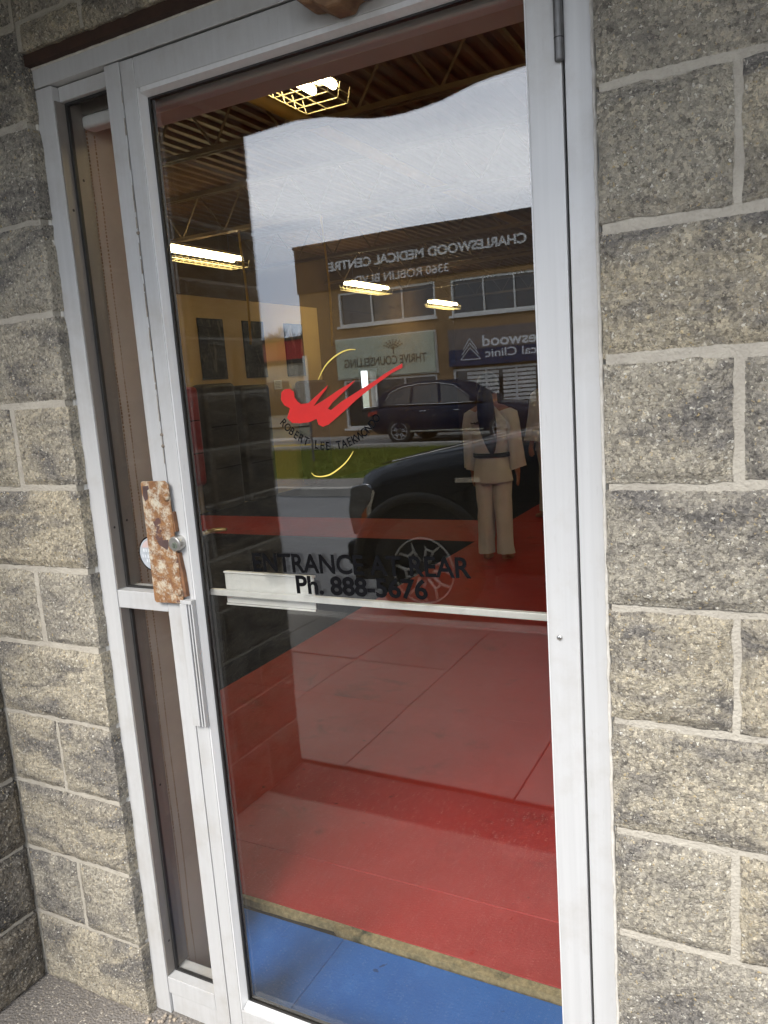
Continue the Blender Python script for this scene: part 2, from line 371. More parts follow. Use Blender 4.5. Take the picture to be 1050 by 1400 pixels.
# loose pebbles that have gathered against the threshold
mb = MB()
for k in range(330):
    if k < 300: px, py = rnd.uniform(0.0, 0.9), -abs(rnd.gauss(0, 0.035)) + 0.02
    else: px, py = rnd.uniform(-0.40, 1.6), rnd.uniform(-0.9, -0.02)
    if py > -0.003 and px < 0.02: py = -0.02
    r = rnd.uniform(0.0025, 0.0065); a0 = rnd.uniform(0, 6)
    ring = lambda q, z: [(px + q * r * math.cos(a0 + t * PI / 3) * rnd.uniform(0.8, 1.15), py + q * r * math.sin(a0 + t * PI / 3) * rnd.uniform(0.8, 1.15), z) for t in range(6)]
    mb.loft([ring(0.7, -0.002), ring(1.0, r * 0.5), ring(0.5, r * 1.0)])
stuff(tag(mb.build('gravel', 'pebble', smooth=True), 'loose tan gravel gathered along the foot of the glass door', 'gravel'))
# across the road
struct(MB().box(-60, 60, -9.48, -9.30, -0.5, 0.0).build('far_kerb', 'concrete2', bevel=0.02))
struct(MB().box(-60, 60, -10.45, -9.485, -0.4, -0.003).build('far_pavement', 'concrete'))
struct(MB().box(-60, 60, -16.0, -10.455, -0.4, -0.01).build('verge', 'turf'))
struct(MB().box(-60, 60, -19.0, -16.18, -0.4, -0.012).build('parking_lot', 'lot'))
struct(MB().box(-60, 60, -16.175, -16.005, -0.4, 0.11).build('lot_kerb', 'concrete2', bevel=0.02))
struct(MB().box(-30, 60, -20.2, -19.005, -0.4, 0.05).build('shop_pavement', 'concrete2', bevel=0.01))
mb = MB()
for k in range(26000):
    x = rnd.uniform(-15, -1.5); y = rnd.uniform(-15.95, -10.5); h = rnd.uniform(0.03, 0.10); a = rnd.uniform(0, 2 * PI); w = 0.010
    lx, ly = rnd.gauss(0, 0.03), rnd.gauss(0, 0.03)
    mb.add([(x - w * math.cos(a), y - w * math.sin(a), -0.015), (x + w * math.cos(a), y + w * math.sin(a), -0.015), (x + lx, y + ly, h)], [(0, 1, 2)])
me = bpy.data.meshes.new('grass'); me.from_pydata(mb.v, [], mb.f)
stuff(tag(obj('grass', me, 'blade'), 'green verge of short grass across the road', 'grass'))

# ================================================================== SPLIT-FACE BLOCK WALLS
def block_mesh(w, h, seed, depth=0.09, amp=0.0125):
    nx, nz = max(4, int(w / 0.0034)), max(3, int(h / 0.0034))
    vs = []; fs = []
    so_ = Vector((seed * 3.17, seed * 1.91, seed * 0.77))
    for j in range(nz + 1):
        for i in range(nx + 1):
            u, t = i / nx, j / nz; x, z = u * w, t * h
            p = Vector((x, 0, z)) * 1.0 + so_
            ed = min(x, w - x, z, h - z); f = min(1.0, ed / 0.022); f = f * f * (3 - 2 * f)
            cell = noise.voronoi(p * 120.0)[0]
            grit = max(0.0, 1.0 - 1.5 * cell[0]) * (0.35 + 0.65 * noise.cell(Vector(noise.voronoi(p * 120.0)[1][0]) * 7.3))
            d = 0.30 + fbm(p * 7.0, 2) * 0.34 + fbm(p * 30.0, 2) * 0.24 + fbm(p * 110.0, 2) * 0.20 + grit * 0.50
            y = -0.0035 - amp * max(0.0, d) * f + (1 - f) * 0.0045
            if i in (0, nx): x += (fbm(p * 25, 3)) * 0.0035
            if j in (0, nz): z += (fbm(p * 25 + Vector((5, 5, 5)), 3)) * 0.0035
            vs.append((x, y, z))
    W1 = nx + 1
    for j in range(nz):
        for i in range(nx):
            a = j * W1 + i; fs.append((a, a + 1, a + 1 + W1, a + W1))
    bor = [i for i in range(W1)] + [j * W1 + nx for j in range(1, nz + 1)] + [nz * W1 + i for i in range(nx - 1, -1, -1)] + [j * W1 for j in range(nz - 1, 0, -1)]
    o = len(vs)
    for b in bor: vs.append((vs[b][0], depth, vs[b][2]))
    n = len(bor)
    for k in range(n): fs.append((bor[k], o + k, o + (k + 1) % n, bor[(k + 1) % n]))
    me = bpy.data.meshes.new('block'); me.from_pydata(vs, [], fs)
    for p in me.polygons[:nx * nz]: p.use_smooth = True
    me.update(); return me
BM = {}
def block(parent, u0, u1, z0, z1, place, mat, g=0.0060, var=6):
    """place: 'front' wall face y=0 looking to -y ; 'left' return wall face looking to +x ; 'right' looking to -x"""
    w, h = round(u1 - u0 - 2 * g, 3), round(z1 - z0 - 2 * g, 3); s = rnd.randrange(var)
    key = (w, h, s, mat)
    if key not in BM: BM[key] = block_mesh(w, h, len(BM) + 1); BM[key].materials.append(M[mat])
    jit = rnd.uniform(-0.002, 0.002)
    if place == 'front': loc, rot = (u0 + g, jit, z0 + g), (0, 0, 0)
    elif place == 'left': loc, rot = (-0.40 + jit, u0 + g, z0 + g), (0, 0, PI / 2)
    else: loc, rot = (2.80 + jit, u1 - g, z0 + g), (0, 0, -PI / 2)
    return obj('block', BM[key], None, parent, loc, rot)

wall = thing('block_wall', 'tan split-face concrete block wall around the door frame', 'wall')
for i in range(13):
    z0, z1 = (0.2 * i if i else -0.012), 0.2 * i + 0.2
    if i <= 10:
        segs = [(-0.40, -0.20), (-0.20, 0.0)] if i % 2 else [(-0.40, 0.0)]
        x = 1.20
        if i % 2: segs.append((1.20, 1.40)); x = 1.40
        else: segs.append((1.20, 1.60)); x = 1.60
        while x < 2.79: segs.append((x, min(x + 0.4, 2.80))); x += 0.4
        for a, b in segs: block(wall, a, b, z0, z1, 'front', 'block')
    elif i == 11:
        block(wall, -0.40, 0.0, z0, z1, 'front', 'block')
        xx = [0.0, 0.185, 0.585, 0.985, 1.20]
        for a, b in zip(xx[:-1], xx[1:]): block(wall, a, b, 2.335, z1, 'front', 'block')
        x = 1.20
        for a, b in ((1.2, 1.4), (1.4, 1.8), (1.8, 2.2), (2.2, 2.6), (2.6, 2.8)): block(wall, a, b, z0, z1, 'front', 'block')
    else:
        x = -0.41 + 0.02
        for a, b in ((-0.4, -0.015), (-0.015, 0.385), (0.385, 0.785), (0.785, 1.185), (1.185, 1.585), (1.585, 1.985), (1.985, 2.385), (2.385, 2.8)): block(wall, a, b, z0, z1, 'front', 'block')
mb = MB(); mb.box(-0.42, -0.0125, 0.002, 0.20, -0.05, 2.62); mb.box(1.2105, 2.82, 0.002, 0.20, -0.05, 2.62); mb.box(-0.008, 1.208, 0.002, 0.20, 2.3455, 2.62)
mb.build('mortar', 'mortar', wall)
MB().box(-0.006, 1.206, 0.010, 0.12, 2.3195, 2.341).build('lintel', 'lintel', wall)
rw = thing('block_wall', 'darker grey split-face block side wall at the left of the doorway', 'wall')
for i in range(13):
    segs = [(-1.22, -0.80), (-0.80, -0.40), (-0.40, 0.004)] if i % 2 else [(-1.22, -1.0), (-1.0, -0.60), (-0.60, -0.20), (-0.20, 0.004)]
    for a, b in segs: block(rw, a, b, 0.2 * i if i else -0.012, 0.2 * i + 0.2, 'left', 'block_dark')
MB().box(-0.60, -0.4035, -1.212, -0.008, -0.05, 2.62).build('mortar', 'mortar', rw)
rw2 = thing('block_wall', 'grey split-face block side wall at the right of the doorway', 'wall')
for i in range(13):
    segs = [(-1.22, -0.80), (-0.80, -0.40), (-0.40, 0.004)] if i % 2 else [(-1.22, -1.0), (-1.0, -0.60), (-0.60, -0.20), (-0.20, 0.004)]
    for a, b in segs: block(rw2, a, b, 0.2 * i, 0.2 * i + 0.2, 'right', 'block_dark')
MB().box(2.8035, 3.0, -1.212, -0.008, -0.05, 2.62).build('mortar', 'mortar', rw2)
# the building that the doorway is cut into
M['soffit'] = pm('brown_soffit', (0.062, 0.046, 0.036), (0.048, 0.036, 0.028), 3, 0.8, 0, 0.4, 60)
M['fascia'] = pm('brown_fascia', (0.07, 0.04, 0.028), (0.05, 0.03, 0.022), 3, 0.7, 0, 0.3, 50)
bl = thing('shop_building', 'block shop building with brown canopy over the recessed doorway', 'building')
MB().box(-6.20, -0.605, -1.222, -1.05, -0.3, 4.6).build('front_wall', 'block', bl)
MB().box(3.005, 9.0, -1.222, -1.05, -0.3, 4.6).build('front_wall', 'block', bl)
MB().box(-0.604, 3.004, -1.221, 0.22, 2.623, 2.72).build('soffit', 'soffit', bl)
# fascia with a wavy lower hem that the glass mirrors
hem = [(-0.62, 2.571), (-0.388, 2.571), (-0.178, 2.577), (-0.052, 2.563), (0.02, 2.545), (0.126, 2.521), (0.20, 2.512), (0.269, 2.510), (0.34, 2.513), (0.407, 2.520), (0.539, 2.547), (0.61, 2.553), (0.664, 2.556), (0.80, 2.565), (1.1, 2.56), (1.5, 2.54), (1.9, 2.555), (2.4, 2.57), (3.02, 2.57)]
mb = MB()
for (xa, za), (xb, zb) in zip(hem[:-1], hem[1:]):
    for t in range(4):
        x0, x1 = xa + (xb - xa) * t / 4, xa + (xb - xa) * (t + 1) / 4
        z0, z1 = za + (zb - za) * t / 4, za + (zb - za) * (t + 1) / 4
        mb.add([(x0, -1.25, z0), (x1, -1.25, z1), (x1, -1.25, 3.3), (x0, -1.25, 3.3), (x0, -1.226, z0), (x1, -1.226, z1), (x1, -1.226, 3.3), (x0, -1.226, 3.3)], [(0, 1, 2, 3), (5, 4, 7, 6), (0, 4, 5, 1), (3, 2, 6, 7)])
mb.build('canopy_fascia', 'fascia', bl)
MB().box(-0.604, 3.004, -1.20, 0.22, 3.3, 4.6).build('upper_wall', 'block', bl)
MB().box(-6.25, 9.05, -1.27, 17.4, 4.605, 4.75).build('roof', 'soffit', bl)

# ================================================================== STOREFRONT FRAME
FY = 0.030      # face of the frame
GY = 0.055      # glass
fr = thing('door_frame', 'silver aluminium shopfront frame with a narrow sidelite left of the door', 'door frame')
MB().box(-0.014, 0.043, FY, 0.100, 0.0, 2.276).build('jamb', 'alu', fr, bevel=0.0015)
MB().box(1.1535, 1.203, FY, 0.100, 0.0, 2.2785).build('jamb', 'alu', fr, bevel=0.0015)
MB().box(-0.014, 1.203, FY - 0.0015, 0.100, 2.2785, 2.318).build('head', 'alu', fr, bevel=0.0015)
MB().box(0.2015, 0.2435, FY, 0.100, 0.0, 2.2765).build('mullion', 'alu', fr, bevel=0.0015)
MB().box(0.0445, 0.200, FY + 0.001, 0.100, 1.107, 1.150).build('rail', 'alu', fr, bevel=0.0015)
MB().box(0.0445, 0.200, FY + 0.001, 0.100, 0.062, 0.108).build('rail', 'alu', fr, bevel=0.0015)
MB().box(0.0445, 0.200, FY + 0.008, 0.090, 0.0, 0.060).build('base_panel', 'alu', fr, bevel=0.001)
MB().box(0.0445, 0.200, FY + 0.018, 0.062, 2.246, 2.2765).build('head_stop', 'alu', fr, bevel=0.001)
# dark sheets inside the sidelite rebates: their shade put into the colour
MB().box(0.0435, 0.0465, FY + 0.003, 0.0605, 0.110, 1.1055).build('rebate_shade', 'alu_dark', fr)
MB().box(0.0435, 0.0465, FY + 0.003, 0.0605, 1.152, 2.2455).build('rebate_shade', 'alu_dark', fr)
MB().box(0.0435, 0.0475, 0.0675, 0.108, 0.110, 1.1055).build('rebate_shade', 'alu_dark', fr)
MB().box(0.0435, 0.0475, 0.0675, 0.108, 1.152, 2.2755).build('rebate_shade', 'alu_dark', fr)
for z0, z1 in ((0.1085, 1.1065), (1.1505, 2.2455)):
    mb = MB(); mb.box(0.0475, 0.0535, 0.058, 0.067, z0, z1); mb.box(0.194, 0.2000, 0.058, 0.067, z0, z1); mb.box(0.0535, 0.194, 0.058, 0.067, z0, z0 + 0.004); mb.box(0.0535, 0.194, 0.058, 0.067, z1 - 0.005, z1)
    mb.build('gasket', 'gasket', fr)
    MB().box(0.052, 0.196, 0.061, 0.064, z0 + 0.003, z1 - 0.003).build('glass_pane', 'glass_side', fr)
# screw holes in the rebate
for y, z in ((0.046, 2.02), (0.046, 1.30), (0.05, 0.20), (0.085, 2.09), (0.086, 1.31), (0.086, 0.62)):
    mb = MB(); n = 10; xx = 0.0467 if y < 0.06 else 0.0477
    mb.add([(xx, y + 0.0032 * math.cos(2 * PI * k / n), z + 0.0032 * math.sin(2 * PI * k / n)) for k in range(n)], [tuple(range(n))])
    mb.build('screw_hole', 'dark', fr)
# white caulk bead round the frame, uneven
def caulk(pts, r):
    path = []
    for (a, b) in zip(pts[:-1], pts[1:]):
        a, b = Vector(a), Vector(b); n = max(2, int((b - a).length / 0.012))
        for k in range(n): path.append(a.lerp(b, k / n))
    path.append(Vector(pts[-1]))
    path = [p + Vector((rnd.gauss(0, 0.0006), rnd.gauss(0, 0.0005), 0)) for p in path]
    rads = [max(0.0015, r * (1 + 0.25 * fbm(p * 40, 2))) for p in path]
    return MB().tube(path, rads, 6)
caulk([(-0.0125, FY - 0.001, 0.01), (-0.0125, FY - 0.001, 2.315)], 0.0046).build('caulk', 'caulk', fr, smooth=True)
caulk([(1.1985, FY - 0.004, 0.0), (1.1985, FY - 0.004, 2.31)], 0.0035).build('caulk', 'caulk', fr, smooth=True)
caulk([(-0.012, FY - 0.002, 2.3185), (1.2, FY - 0.002, 2.3185)], 0.0028).build('caulk', 'caulk', fr, smooth=True)
# sticker inside the sidelite glass
def disc(cx, cz, y, r, n=40): return [(cx + r * math.cos(2 * PI * k / n), y, cz + r * math.sin(2 * PI * k / n)) for k in range(n)]
M['stk_grey'] = pm('sticker_grey', (0.42, 0.45, 0.48), (0.33, 0.36, 0.39), 90, 0.5, 0, 0)
M['stk_pink'] = pm('sticker_pink', (0.55, 0.42, 0.40), (0.48, 0.36, 0.34), 60, 0.5, 0, 0)
M['stk_white'] = pm('sticker_white', (0.62, 0.64, 0.66), (0.55, 0.57, 0.6), 60, 0.5, 0, 0)
scx, scz = 0.143, 1.236
st = obj('sticker', poly_mesh('sticker', disc(scx, scz, 0.0606, 0.042)), 'vinyl_black', fr, label='round grey and black sticker')
obj('sticker_face', poly_mesh('sticker_face', disc(scx, scz, 0.0602, 0.0385)), 'stk_grey', st)
pk = [(scx + 0.034 * math.cos(t), 0.0599, scz + 0.034 * math.sin(t)) for t in [R(25 + 130 * k / 16) for k in range(17)]]
obj('sticker_band', poly_mesh('sticker_band', pk), 'stk_pink', st)
mb = MB()
for r_, (zz, n_) in enumerate(((0.004, 7), (-0.010, 8), (-0.021, 5))):
    for k in range(n_):
        wq = rnd.uniform(0.003, 0.005); x0 = scx + (k - n_ / 2) * 0.0078; mb.add([(x0, 0.0597, scz + zz), (x0 + wq, 0.0597, scz + zz), (x0 + wq, 0.0597, scz + zz + rnd.uniform(0.006, 0.009)), (x0, 0.0597, scz + zz + 0.008)], [(0, 1, 2, 3)])
mb.build('sticker_print', 'stk_white', st)

# ================================================================== THE DOOR
dr = thing('glass_door', 'silver aluminium glass door with red and yellow martial arts logo', 'door', (0, 0, 0))
DX0, DX1, DZ0, DZ1 = 0.2465, 1.1490, 0.012, 2.2745
GX0, GX1, GZ0, GZ1 = 0.3165, 1.0935, 0.120, 2.192
MB().box(DX0, 0.2832, FY - 0.0005, 0.078, DZ0, DZ1).build('stile', 'alu', dr, bevel=0.0018)
MB().box(1.0945, DX1, FY - 0.0005, 0.078, DZ0, DZ1).build('stile', 'alu', dr, bevel=0.0018)
MB().box(0.2838, 1.0938, FY, 0.078, 2.2165, DZ1).build('rail', 'alu', dr, bevel=0.0015)
MB().box(0.2838, 1.0938, FY, 0.078, DZ0, 0.094).build('rail', 'alu', dr, bevel=0.0015)
def bead_v(xo, xi): return [(xo, FY + 0.0015), (xo, GY - 0.003), (xi, GY - 0.003), (xi - (0.010 if xi > xo else -0.010), FY + 0.0015)]
MB().prism_z([(0.2838, FY + 0.001), (0.2870, FY + 0.001), (0.2930, GY - 0.006), (0.2930, GY - 0.003), (0.2838, GY - 0.003)], 0.095, 2.216).build('glazing_bead', 'alu_bead', dr)
MB().prism_z([(1.0938, FY + 0.004), (1.0938, GY - 0.003), (1.0915, GY - 0.003), (1.0915, FY + 0.004)], 0.095, 2.216).build('glazing_bead', 'alu_bead', dr)
MB().prism_x([(FY + 0.001, 2.2162), (GY - 0.003, 2.2162), (GY - 0.003, 2.2020), (GY - 0.006, 2.2020), (FY + 0.001, 2.2070)], 0.2932, 1.0913).build('glazing_bead', 'alu_bead', dr)
MB().prism_x([(FY + 0.001, 0.0945), (GY - 0.003, 0.0945), (GY - 0.003, 0.1080), (GY - 0.006, 0.1080), (FY + 0.001, 0.1010)], 0.2932, 1.0913).build('glazing_bead', 'alu_bead', dr)
mb = MB(); mb.box(0.2932, 0.2975, GY - 0.0045, GY - 0.0004, 0.106, 2.2025); mb.box(1.0885, 1.0914, GY - 0.0045, GY - 0.0004, 0.106, 2.2025); mb.box(0.2975, 1.0885, GY - 0.0045, GY - 0.0004, 0.1060, 0.1105); mb.box(0.2975, 1.0885, GY - 0.0045, GY - 0.0004, 2.1985, 2.2025)
mb.build('gasket', 'gasket', dr)
mb = MB(); mb.box(0.2890, 0.2935, GY + 0.0064, 0.070, 0.106, 2.2025); mb.box(0.2935, 1.0885, GY + 0.0064, 0.070, 0.102, 0.1075); mb.box(0.2935, 1.0885, GY + 0.0064, 0.070, 2.2022, 2.208); mb.box(1.0885, 1.0940, GY + 0.0064, 0.070, 0.106, 2.2025)
mb.build('inner_gasket', 'gasket', dr)
MB().box(0.2880, 1.0936, GY, GY + 0.006, 0.102, 2.209).build('glass_pane', 'glass', dr)
# dark edge gaps with old grime between door and frame
mb = MB(); mb.box(DX0 - 0.0028, DX0, FY + 0.012, 0.075, 0.01, 2.276); mb.box(DX1, DX1 + 0.004, FY + 0.012, 0.075, 0.01, 2.276)
mb.build('door_seal', 'dark', dr)
M['grime'] = pm('grime', (0.16, 0.13, 0.10), (0.30, 0.26, 0.21), 90, 0.9, 0, 0.6, 300)
mb = MB()
z = 1.45
while z < 2.2:
    L = rnd.uniform(0.01, 0.06); w = rnd.uniform(0.0006, 0.0022)
    mb.add([(0.2448 - w, FY - 0.0021, z), (0.2448 + w, FY - 0.0021, z + 0.002), (0.2448 + w * 0.7, FY - 0.0021, z + L), (0.2448 - w * 0.6, FY - 0.0021, z + L)], [(0, 1, 2, 3)]); z += L + rnd.uniform(0.0, 0.03)
for z in (1.49, 1.515, 1.94): mb.lathe_y([(0.0005, FY - 0.0052), (0.003, FY - 0.004), (0.0042, FY - 0.001)], 0.2455, z, 10)
mb.build('grime_line', 'grime', dr)
# latch guard: rusted plate, lock cylinder, pull handle
GX = [(0.1775, 1.409), (0.182, 1.4135), (0.248, 1.4145), (0.2585, 1.407), (0.2590, 1.345), (0.2600, 1.300), (0.2600, 1.252), (0.2620, 1.205), (0.2650, 1.150), (0.2610, 1.1400), (0.2560, 1.1350), (0.182, 1.1330), (0.1775, 1.138)]
lg = MB().prism_y(GX, 0.0155, 0.0195).build('latch_guard', 'rust', dr, bevel=0.0012, label='flat latch guard plate, rusted white paint')
MB().prism_y([(0.2592, 1.252), (0.2640, 1.2515), (0.2705, 1.205), (0.2735, 1.152), (0.2660, 1.150), (0.2615, 1.205)], 0.018, 0.0285).build('guard_edge', 'rust_brown', lg)
MB().prism_y([(0.2592, 1.345), (0.2612, 1.343), (0.2640, 1.300), (0.2602, 1.300)], 0.018, 0.0285).build('guard_edge', 'rust_brown', lg)
for cx, cz in ((0.2505, 1.3785), (0.2550, 1.1620)):
    MB().lathe_y([(0.0004, 0.0085), (0.005, 0.0095), (0.0085, 0.012), (0.0095, 0.0157)], cx, cz, 20).build('carriage_bolt', 'rust', lg, smooth=True)
MB().prism_y([(0.2075, 1.2790), (0.2410, 1.2820), (0.2405, 1.2680), (0.2350, 1.2580), (0.2120, 1.2700)], 0.0149, 0.0154).build('bare_patch', pm('bare_steel', (0.10, 0.06, 0.055), (0.07, 0.045, 0.04), 80, 0.6, 0.2, 0.4), lg)
MB().prism_y([(0.1830, 1.4030), (0.2010, 1.4040), (0.2015, 1.3960), (0.1960, 1.3930), (0.1955, 1.3740), (0.1860, 1.3690), (0.1820, 1.3800)], 0.0149, 0.0154).build('bare_patch', bpy.data.materials['bare_steel'], lg)
lc = MB().lathe_y([(0.0175, 0.0295), (0.0172, 0.0135), (0.0160, 0.0105), (0.0135, 0.0098), (0.0004, 0.0096)], 0.2615, 1.2735, 32).build('lock_cylinder', pm('satin_nickel', (0.50, 0.49, 0.46), (0.40, 0.39, 0.37), 60, 0.35, 0.8, 0.1), dr, smooth=False, bevel=0.0006)
MB().lathe_y([(0.0078, 0.0097), (0.0072, 0.0084), (0.0004, 0.0083)], 0.2630, 1.2705, 24).build('key_plug', pm('green_nickel', (0.30, 0.33, 0.27), (0.22, 0.25, 0.20), 90, 0.4, 0.7, 0.1), lc)
MB().box(0.2622, 0.2638, 0.0078, 0.0086, 1.2655, 1.2745).build('keyway', 'dark', lc)
ph = MB().prism_z([(0.2500, 0.0290), (0.2500, 0.0175), (0.2515, 0.0160), (0.2695, 0.0160), (0.2705, 0.0175), (0.2705, 0.0290)], 0.842, 1.134).build('pull_handle', 'alu', dr, bevel=0.001, label='slim aluminium pull handle below the latch guard')
for x0 in (0.2708, 0.2790):
    MB().box(x0, x0 + 0.0040, 0.0225, 0.0290, 0.842, 1.132).build('handle_slot', 'dark', ph)
    MB().box(x0 + 0.0042, x0 + 0.0079, 0.0170, 0.0292, 0.842, 1.134).build('handle_fin', 'alu', ph, bevel=0.0006)
MB().box(0.2550, 0.2870, 0.0145, 0.0290, 1.1345, 1.1440).build('handle_cap', 'alu', ph, bevel=0.001)
# screw in the hinge stile, hinge knuckle, header bracket
sc_ = MB().lathe_y([(0.0052, 0.0300), (0.0050, 0.0275), (0.0036, 0.0262), (0.0004, 0.0260)], 1.1140, 1.1290, 20).build('screw', 'chrome', dr, smooth=True)
MB().box(1.1125, 1.1155, 0.0255, 0.0262, 1.1286, 1.1294).build('screw_slot', 'dark', sc_)
hg = MB().tube([(1.1470, 0.0245, 2.060), (1.1470, 0.0245, 2.062), (1.1470, 0.0245, 2.140), (1.1470, 0.0245, 2.220)], [0.0062, 0.0072, 0.0072, 0.0072], 16).build('hinge', 'steel', dr)
for z in (2.092, 2.150): MB().tube([(1.1470, 0.0245, z), (1.1470, 0.0245, z + 0.0015)], 0.0075, 16).build('hinge_joint', 'dark', hg)
br = thing('closer_bracket', 'brown rusted bracket with steel pin at the top of the door', 'bracket', (0.79, 0.0, 2.22))
MB().prism_y([(-0.080, 0.075), (-0.082, 0.030), (-0.066, 0.015), (-0.044, 0.012), (-0.020, -0.003), (0.010, -0.004), (0.020, 0.010), (0.060, 0.014), (0.085, 0.020), (0.085, 0.075)], -0.030, 0.029).build('bracket_plate', pm('brown_bracket', (0.26, 0.15, 0.075), (0.12, 0.065, 0.04), 28, 0.75, 0.2, 0.7, 90), br, bevel=0.006)
MB().tube([(0.064, -0.036, 0.06), (0.064, -0.036, -0.004), (0.064, -0.036, -0.016)], [0.011, 0.011, 0.007], 16).build('pin', 'steel', br)
# inside: push bar with paddle and a brass lever
pb = MB().box(0.285, 1.120, 0.084, 0.096, 1.1385, 1.1525).build('push_bar', 'alu_bead', dr, bevel=0.0015)
pd = MB().prism_x([(0.112, 1.192), (0.098, 1.1935), (0.097, 1.190), (0.1015, 1.188), (0.1015, 1.118), (0.105, 1.118), (0.105, 1.188), (0.112, 1.188)], 0.318, 0.560).build('push_paddle', 'alu_bead', dr, bevel=0.0006)
MB().box(0.318, 0.560, 0.0985, 0.1012, 1.114, 1.1175).build('paddle_lip', 'alu_bead', pd)
MB().tube([(0.285, 0.079, 1.284), (0.285, 0.115, 1.284), (0.292, 0.122, 1.2845), (0.318, 0.124, 1.286)], [0.005, 0.005, 0.005, 0.004], 10).build('lever', 'brass', dr, smooth=True)
# lettering and logo stuck on the glass
LY = GY - 0.0006
def glass_text(body, xc, z, width, height, name, bold=0.0):
    for m2 in word_meshes(text_mesh(body, width, height, bold)): obj(name, m2, 'vinyl_black', dr, (xc, LY, z), (PI / 2, R(-1.2), 0))
glass_text('ENTRANCE AT REAR', 0.692, 1.2145, 0.505, 0.0415, 'lettering', 0.022)
glass_text('Ph. 888-5676', 0.700, 1.1690, 0.305, 0.0415, 'lettering', 0.030)
# arc lettering
arc = thing  # keep helper name free
ctx, ctz, rad = 0.660, 1.6150, 0.147
body = 'ROBERT LEE TAEKWONDO'; a0, a1 = R(217), R(323)
for k, ch in enumerate(body):
    if ch == ' ': continue
    t = a0 + (a1 - a0) * (k + 0.5) / len(body)
    me = text_mesh(ch, None, 0.0165, 0.010); wch = max(q.co.x for q in me.vertices) - min(q.co.x for q in me.vertices)
    for q in me.vertices: q.co.x *= 0.82
    o = obj('letter', me, 'vinyl_black', dr, (ctx + rad * math.cos(t), LY, ctz + rad * math.sin(t)), (0, 0, 0))
    o.rotation_euler = (Matrix.Rotation(-(t + PI / 2), 4, 'Y') @ Matrix.Rotation(PI / 2, 4, 'X')).to_euler()
LOGO = [(0.5546, 1.5888), (0.5628, 1.5933), (0.5751, 1.5938), (0.5849, 1.587), (0.5848, 1.577), (0.591, 1.5679), (0.5988, 1.5618), (0.6169, 1.5633), (0.639, 1.5777), (0.6655, 1.5956), (0.6604, 1.5874), (0.6443, 1.5724), (0.628, 1.5561), (0.6556, 1.5681), (0.6887, 1.5845), (0.7281, 1.6011), (0.7176, 1.5923), (0.6936, 1.5757), (0.6722, 1.5611), (0.661, 1.5495), (0.6679, 1.5467), (0.6922, 1.5613), (0.7332, 1.5806), (0.7701, 1.5972), (0.7898, 1.6076), (0.83, 1.6249), (0.8299, 1.6174), (0.8057, 1.6083), (0.7835, 1.5963), (0.7552, 1.5805), (0.7261, 1.5631), (0.7022, 1.5462), (0.6779, 1.5303), (0.6594, 1.5187), (0.6459, 1.5148), (0.6361, 1.5197), (0.6328, 1.531), (0.616, 1.5255), (0.5948, 1.5239), (0.5737, 1.5252), (0.5625, 1.5354), (0.5714, 1.5547), (0.5578, 1.5622), (0.5514, 1.5739)]
obj('logo_figure', poly_mesh('logo_figure', [(x, LY, z) for x, z in LOGO]), 'vinyl_red', dr, label='red brush-stroke kicking figure logo')
def crescent(pts, w):
    n = len(pts); L = []; Rr = []
    for i, (x, z) in enumerate(pts):
        a = pts[max(0, i - 1)]; b = pts[min(n - 1, i + 1)]; d = Vector((b[0] - a[0], b[1] - a[1])).normalized(); nx, nz = -d.y, d.x
        ww = w * (0.35 + 0.65 * math.sin(PI * i / (n - 1)))
        L.append((x + nx * ww, LY - 0.0002, z + nz * ww)); Rr.append((x - nx * ww, LY - 0.0002, z - nz * ww))
    me = bpy.data.meshes.new('stroke'); me.from_pydata(L + Rr, [], [(i, i + 1, n + i + 1, n + i) for i in range(n - 1)]); return me
def smooth(pts, n=24):
    out = []
    for i in range(len(pts) - 1):
        p0, p1, p2, p3 = (Vector(pts[max(0, i - 1)]), Vector(pts[i]), Vector(pts[i + 1]), Vector(pts[min(len(pts) - 1, i + 2)]))
        for k in range(n):
            t = k / n; out.append(tuple(0.5 * ((2 * p1) + (p2 - p0) * t + (2 * p0 - 5 * p1 + 4 * p2 - p3) * t * t + (3 * p1 - p0 - 3 * p2 + p3) * t ** 3)))
    out.append(tuple(pts[-1])); return out
obj('logo_stroke', crescent(smooth([(0.6443, 1.6067), (0.6518, 1.6183), (0.665, 1.6343), (0.6833, 1.6473), (0.7039, 1.6563), (0.7209, 1.6592), (0.7332, 1.6579)], 6), 0.0014), 'vinyl_yellow', dr)
obj('logo_stroke', crescent(smooth([(0.6099, 1.4232), (0.6169, 1.4172), (0.6316, 1.4153), (0.6527, 1.4189), (0.6742, 1.43), (0.6927, 1.4434), (0.7054, 1.4568), (0.7112, 1.4648)], 6), 0.0014), 'vinyl_yellow', dr)

# ================================================================== INSIDE: THE TRAINING HALL
HX0, HX1, HY0, HY1, HZ = -5.95, 5.0, 0.26, 17.0, 3.92
M['tan'] = pm('tan_wall_paint', (0.52, 0.375, 0.18), (0.46, 0.33, 0.16), 1.5, 0.75, 0, 0.5, 60, 0.002, 0.3)
M['tan_dark'] = pm('brown_dimmed_wall', (0.12, 0.075, 0.035), (0.10, 0.062, 0.030), 1.5, 0.8, 0, 0.4, 60)  # brown upper wall; also far-hall dimness put into the wall colour
M['deck'] = pm('brown_steel_deck', (0.17, 0.098, 0.056), (0.135, 0.078, 0.045), 2.0, 0.6, 0.1, 0.2, 30)
M['joist'] = pm('joist_primer', (0.19, 0.135, 0.08), (0.15, 0.105, 0.065), 5, 0.6, 0.1, 0.2, 40)
M['pipe'] = pm('ochre_pipe', (0.42, 0.27, 0.07), (0.33, 0.21, 0.055), 5, 0.6, 0.1, 0.2, 40)
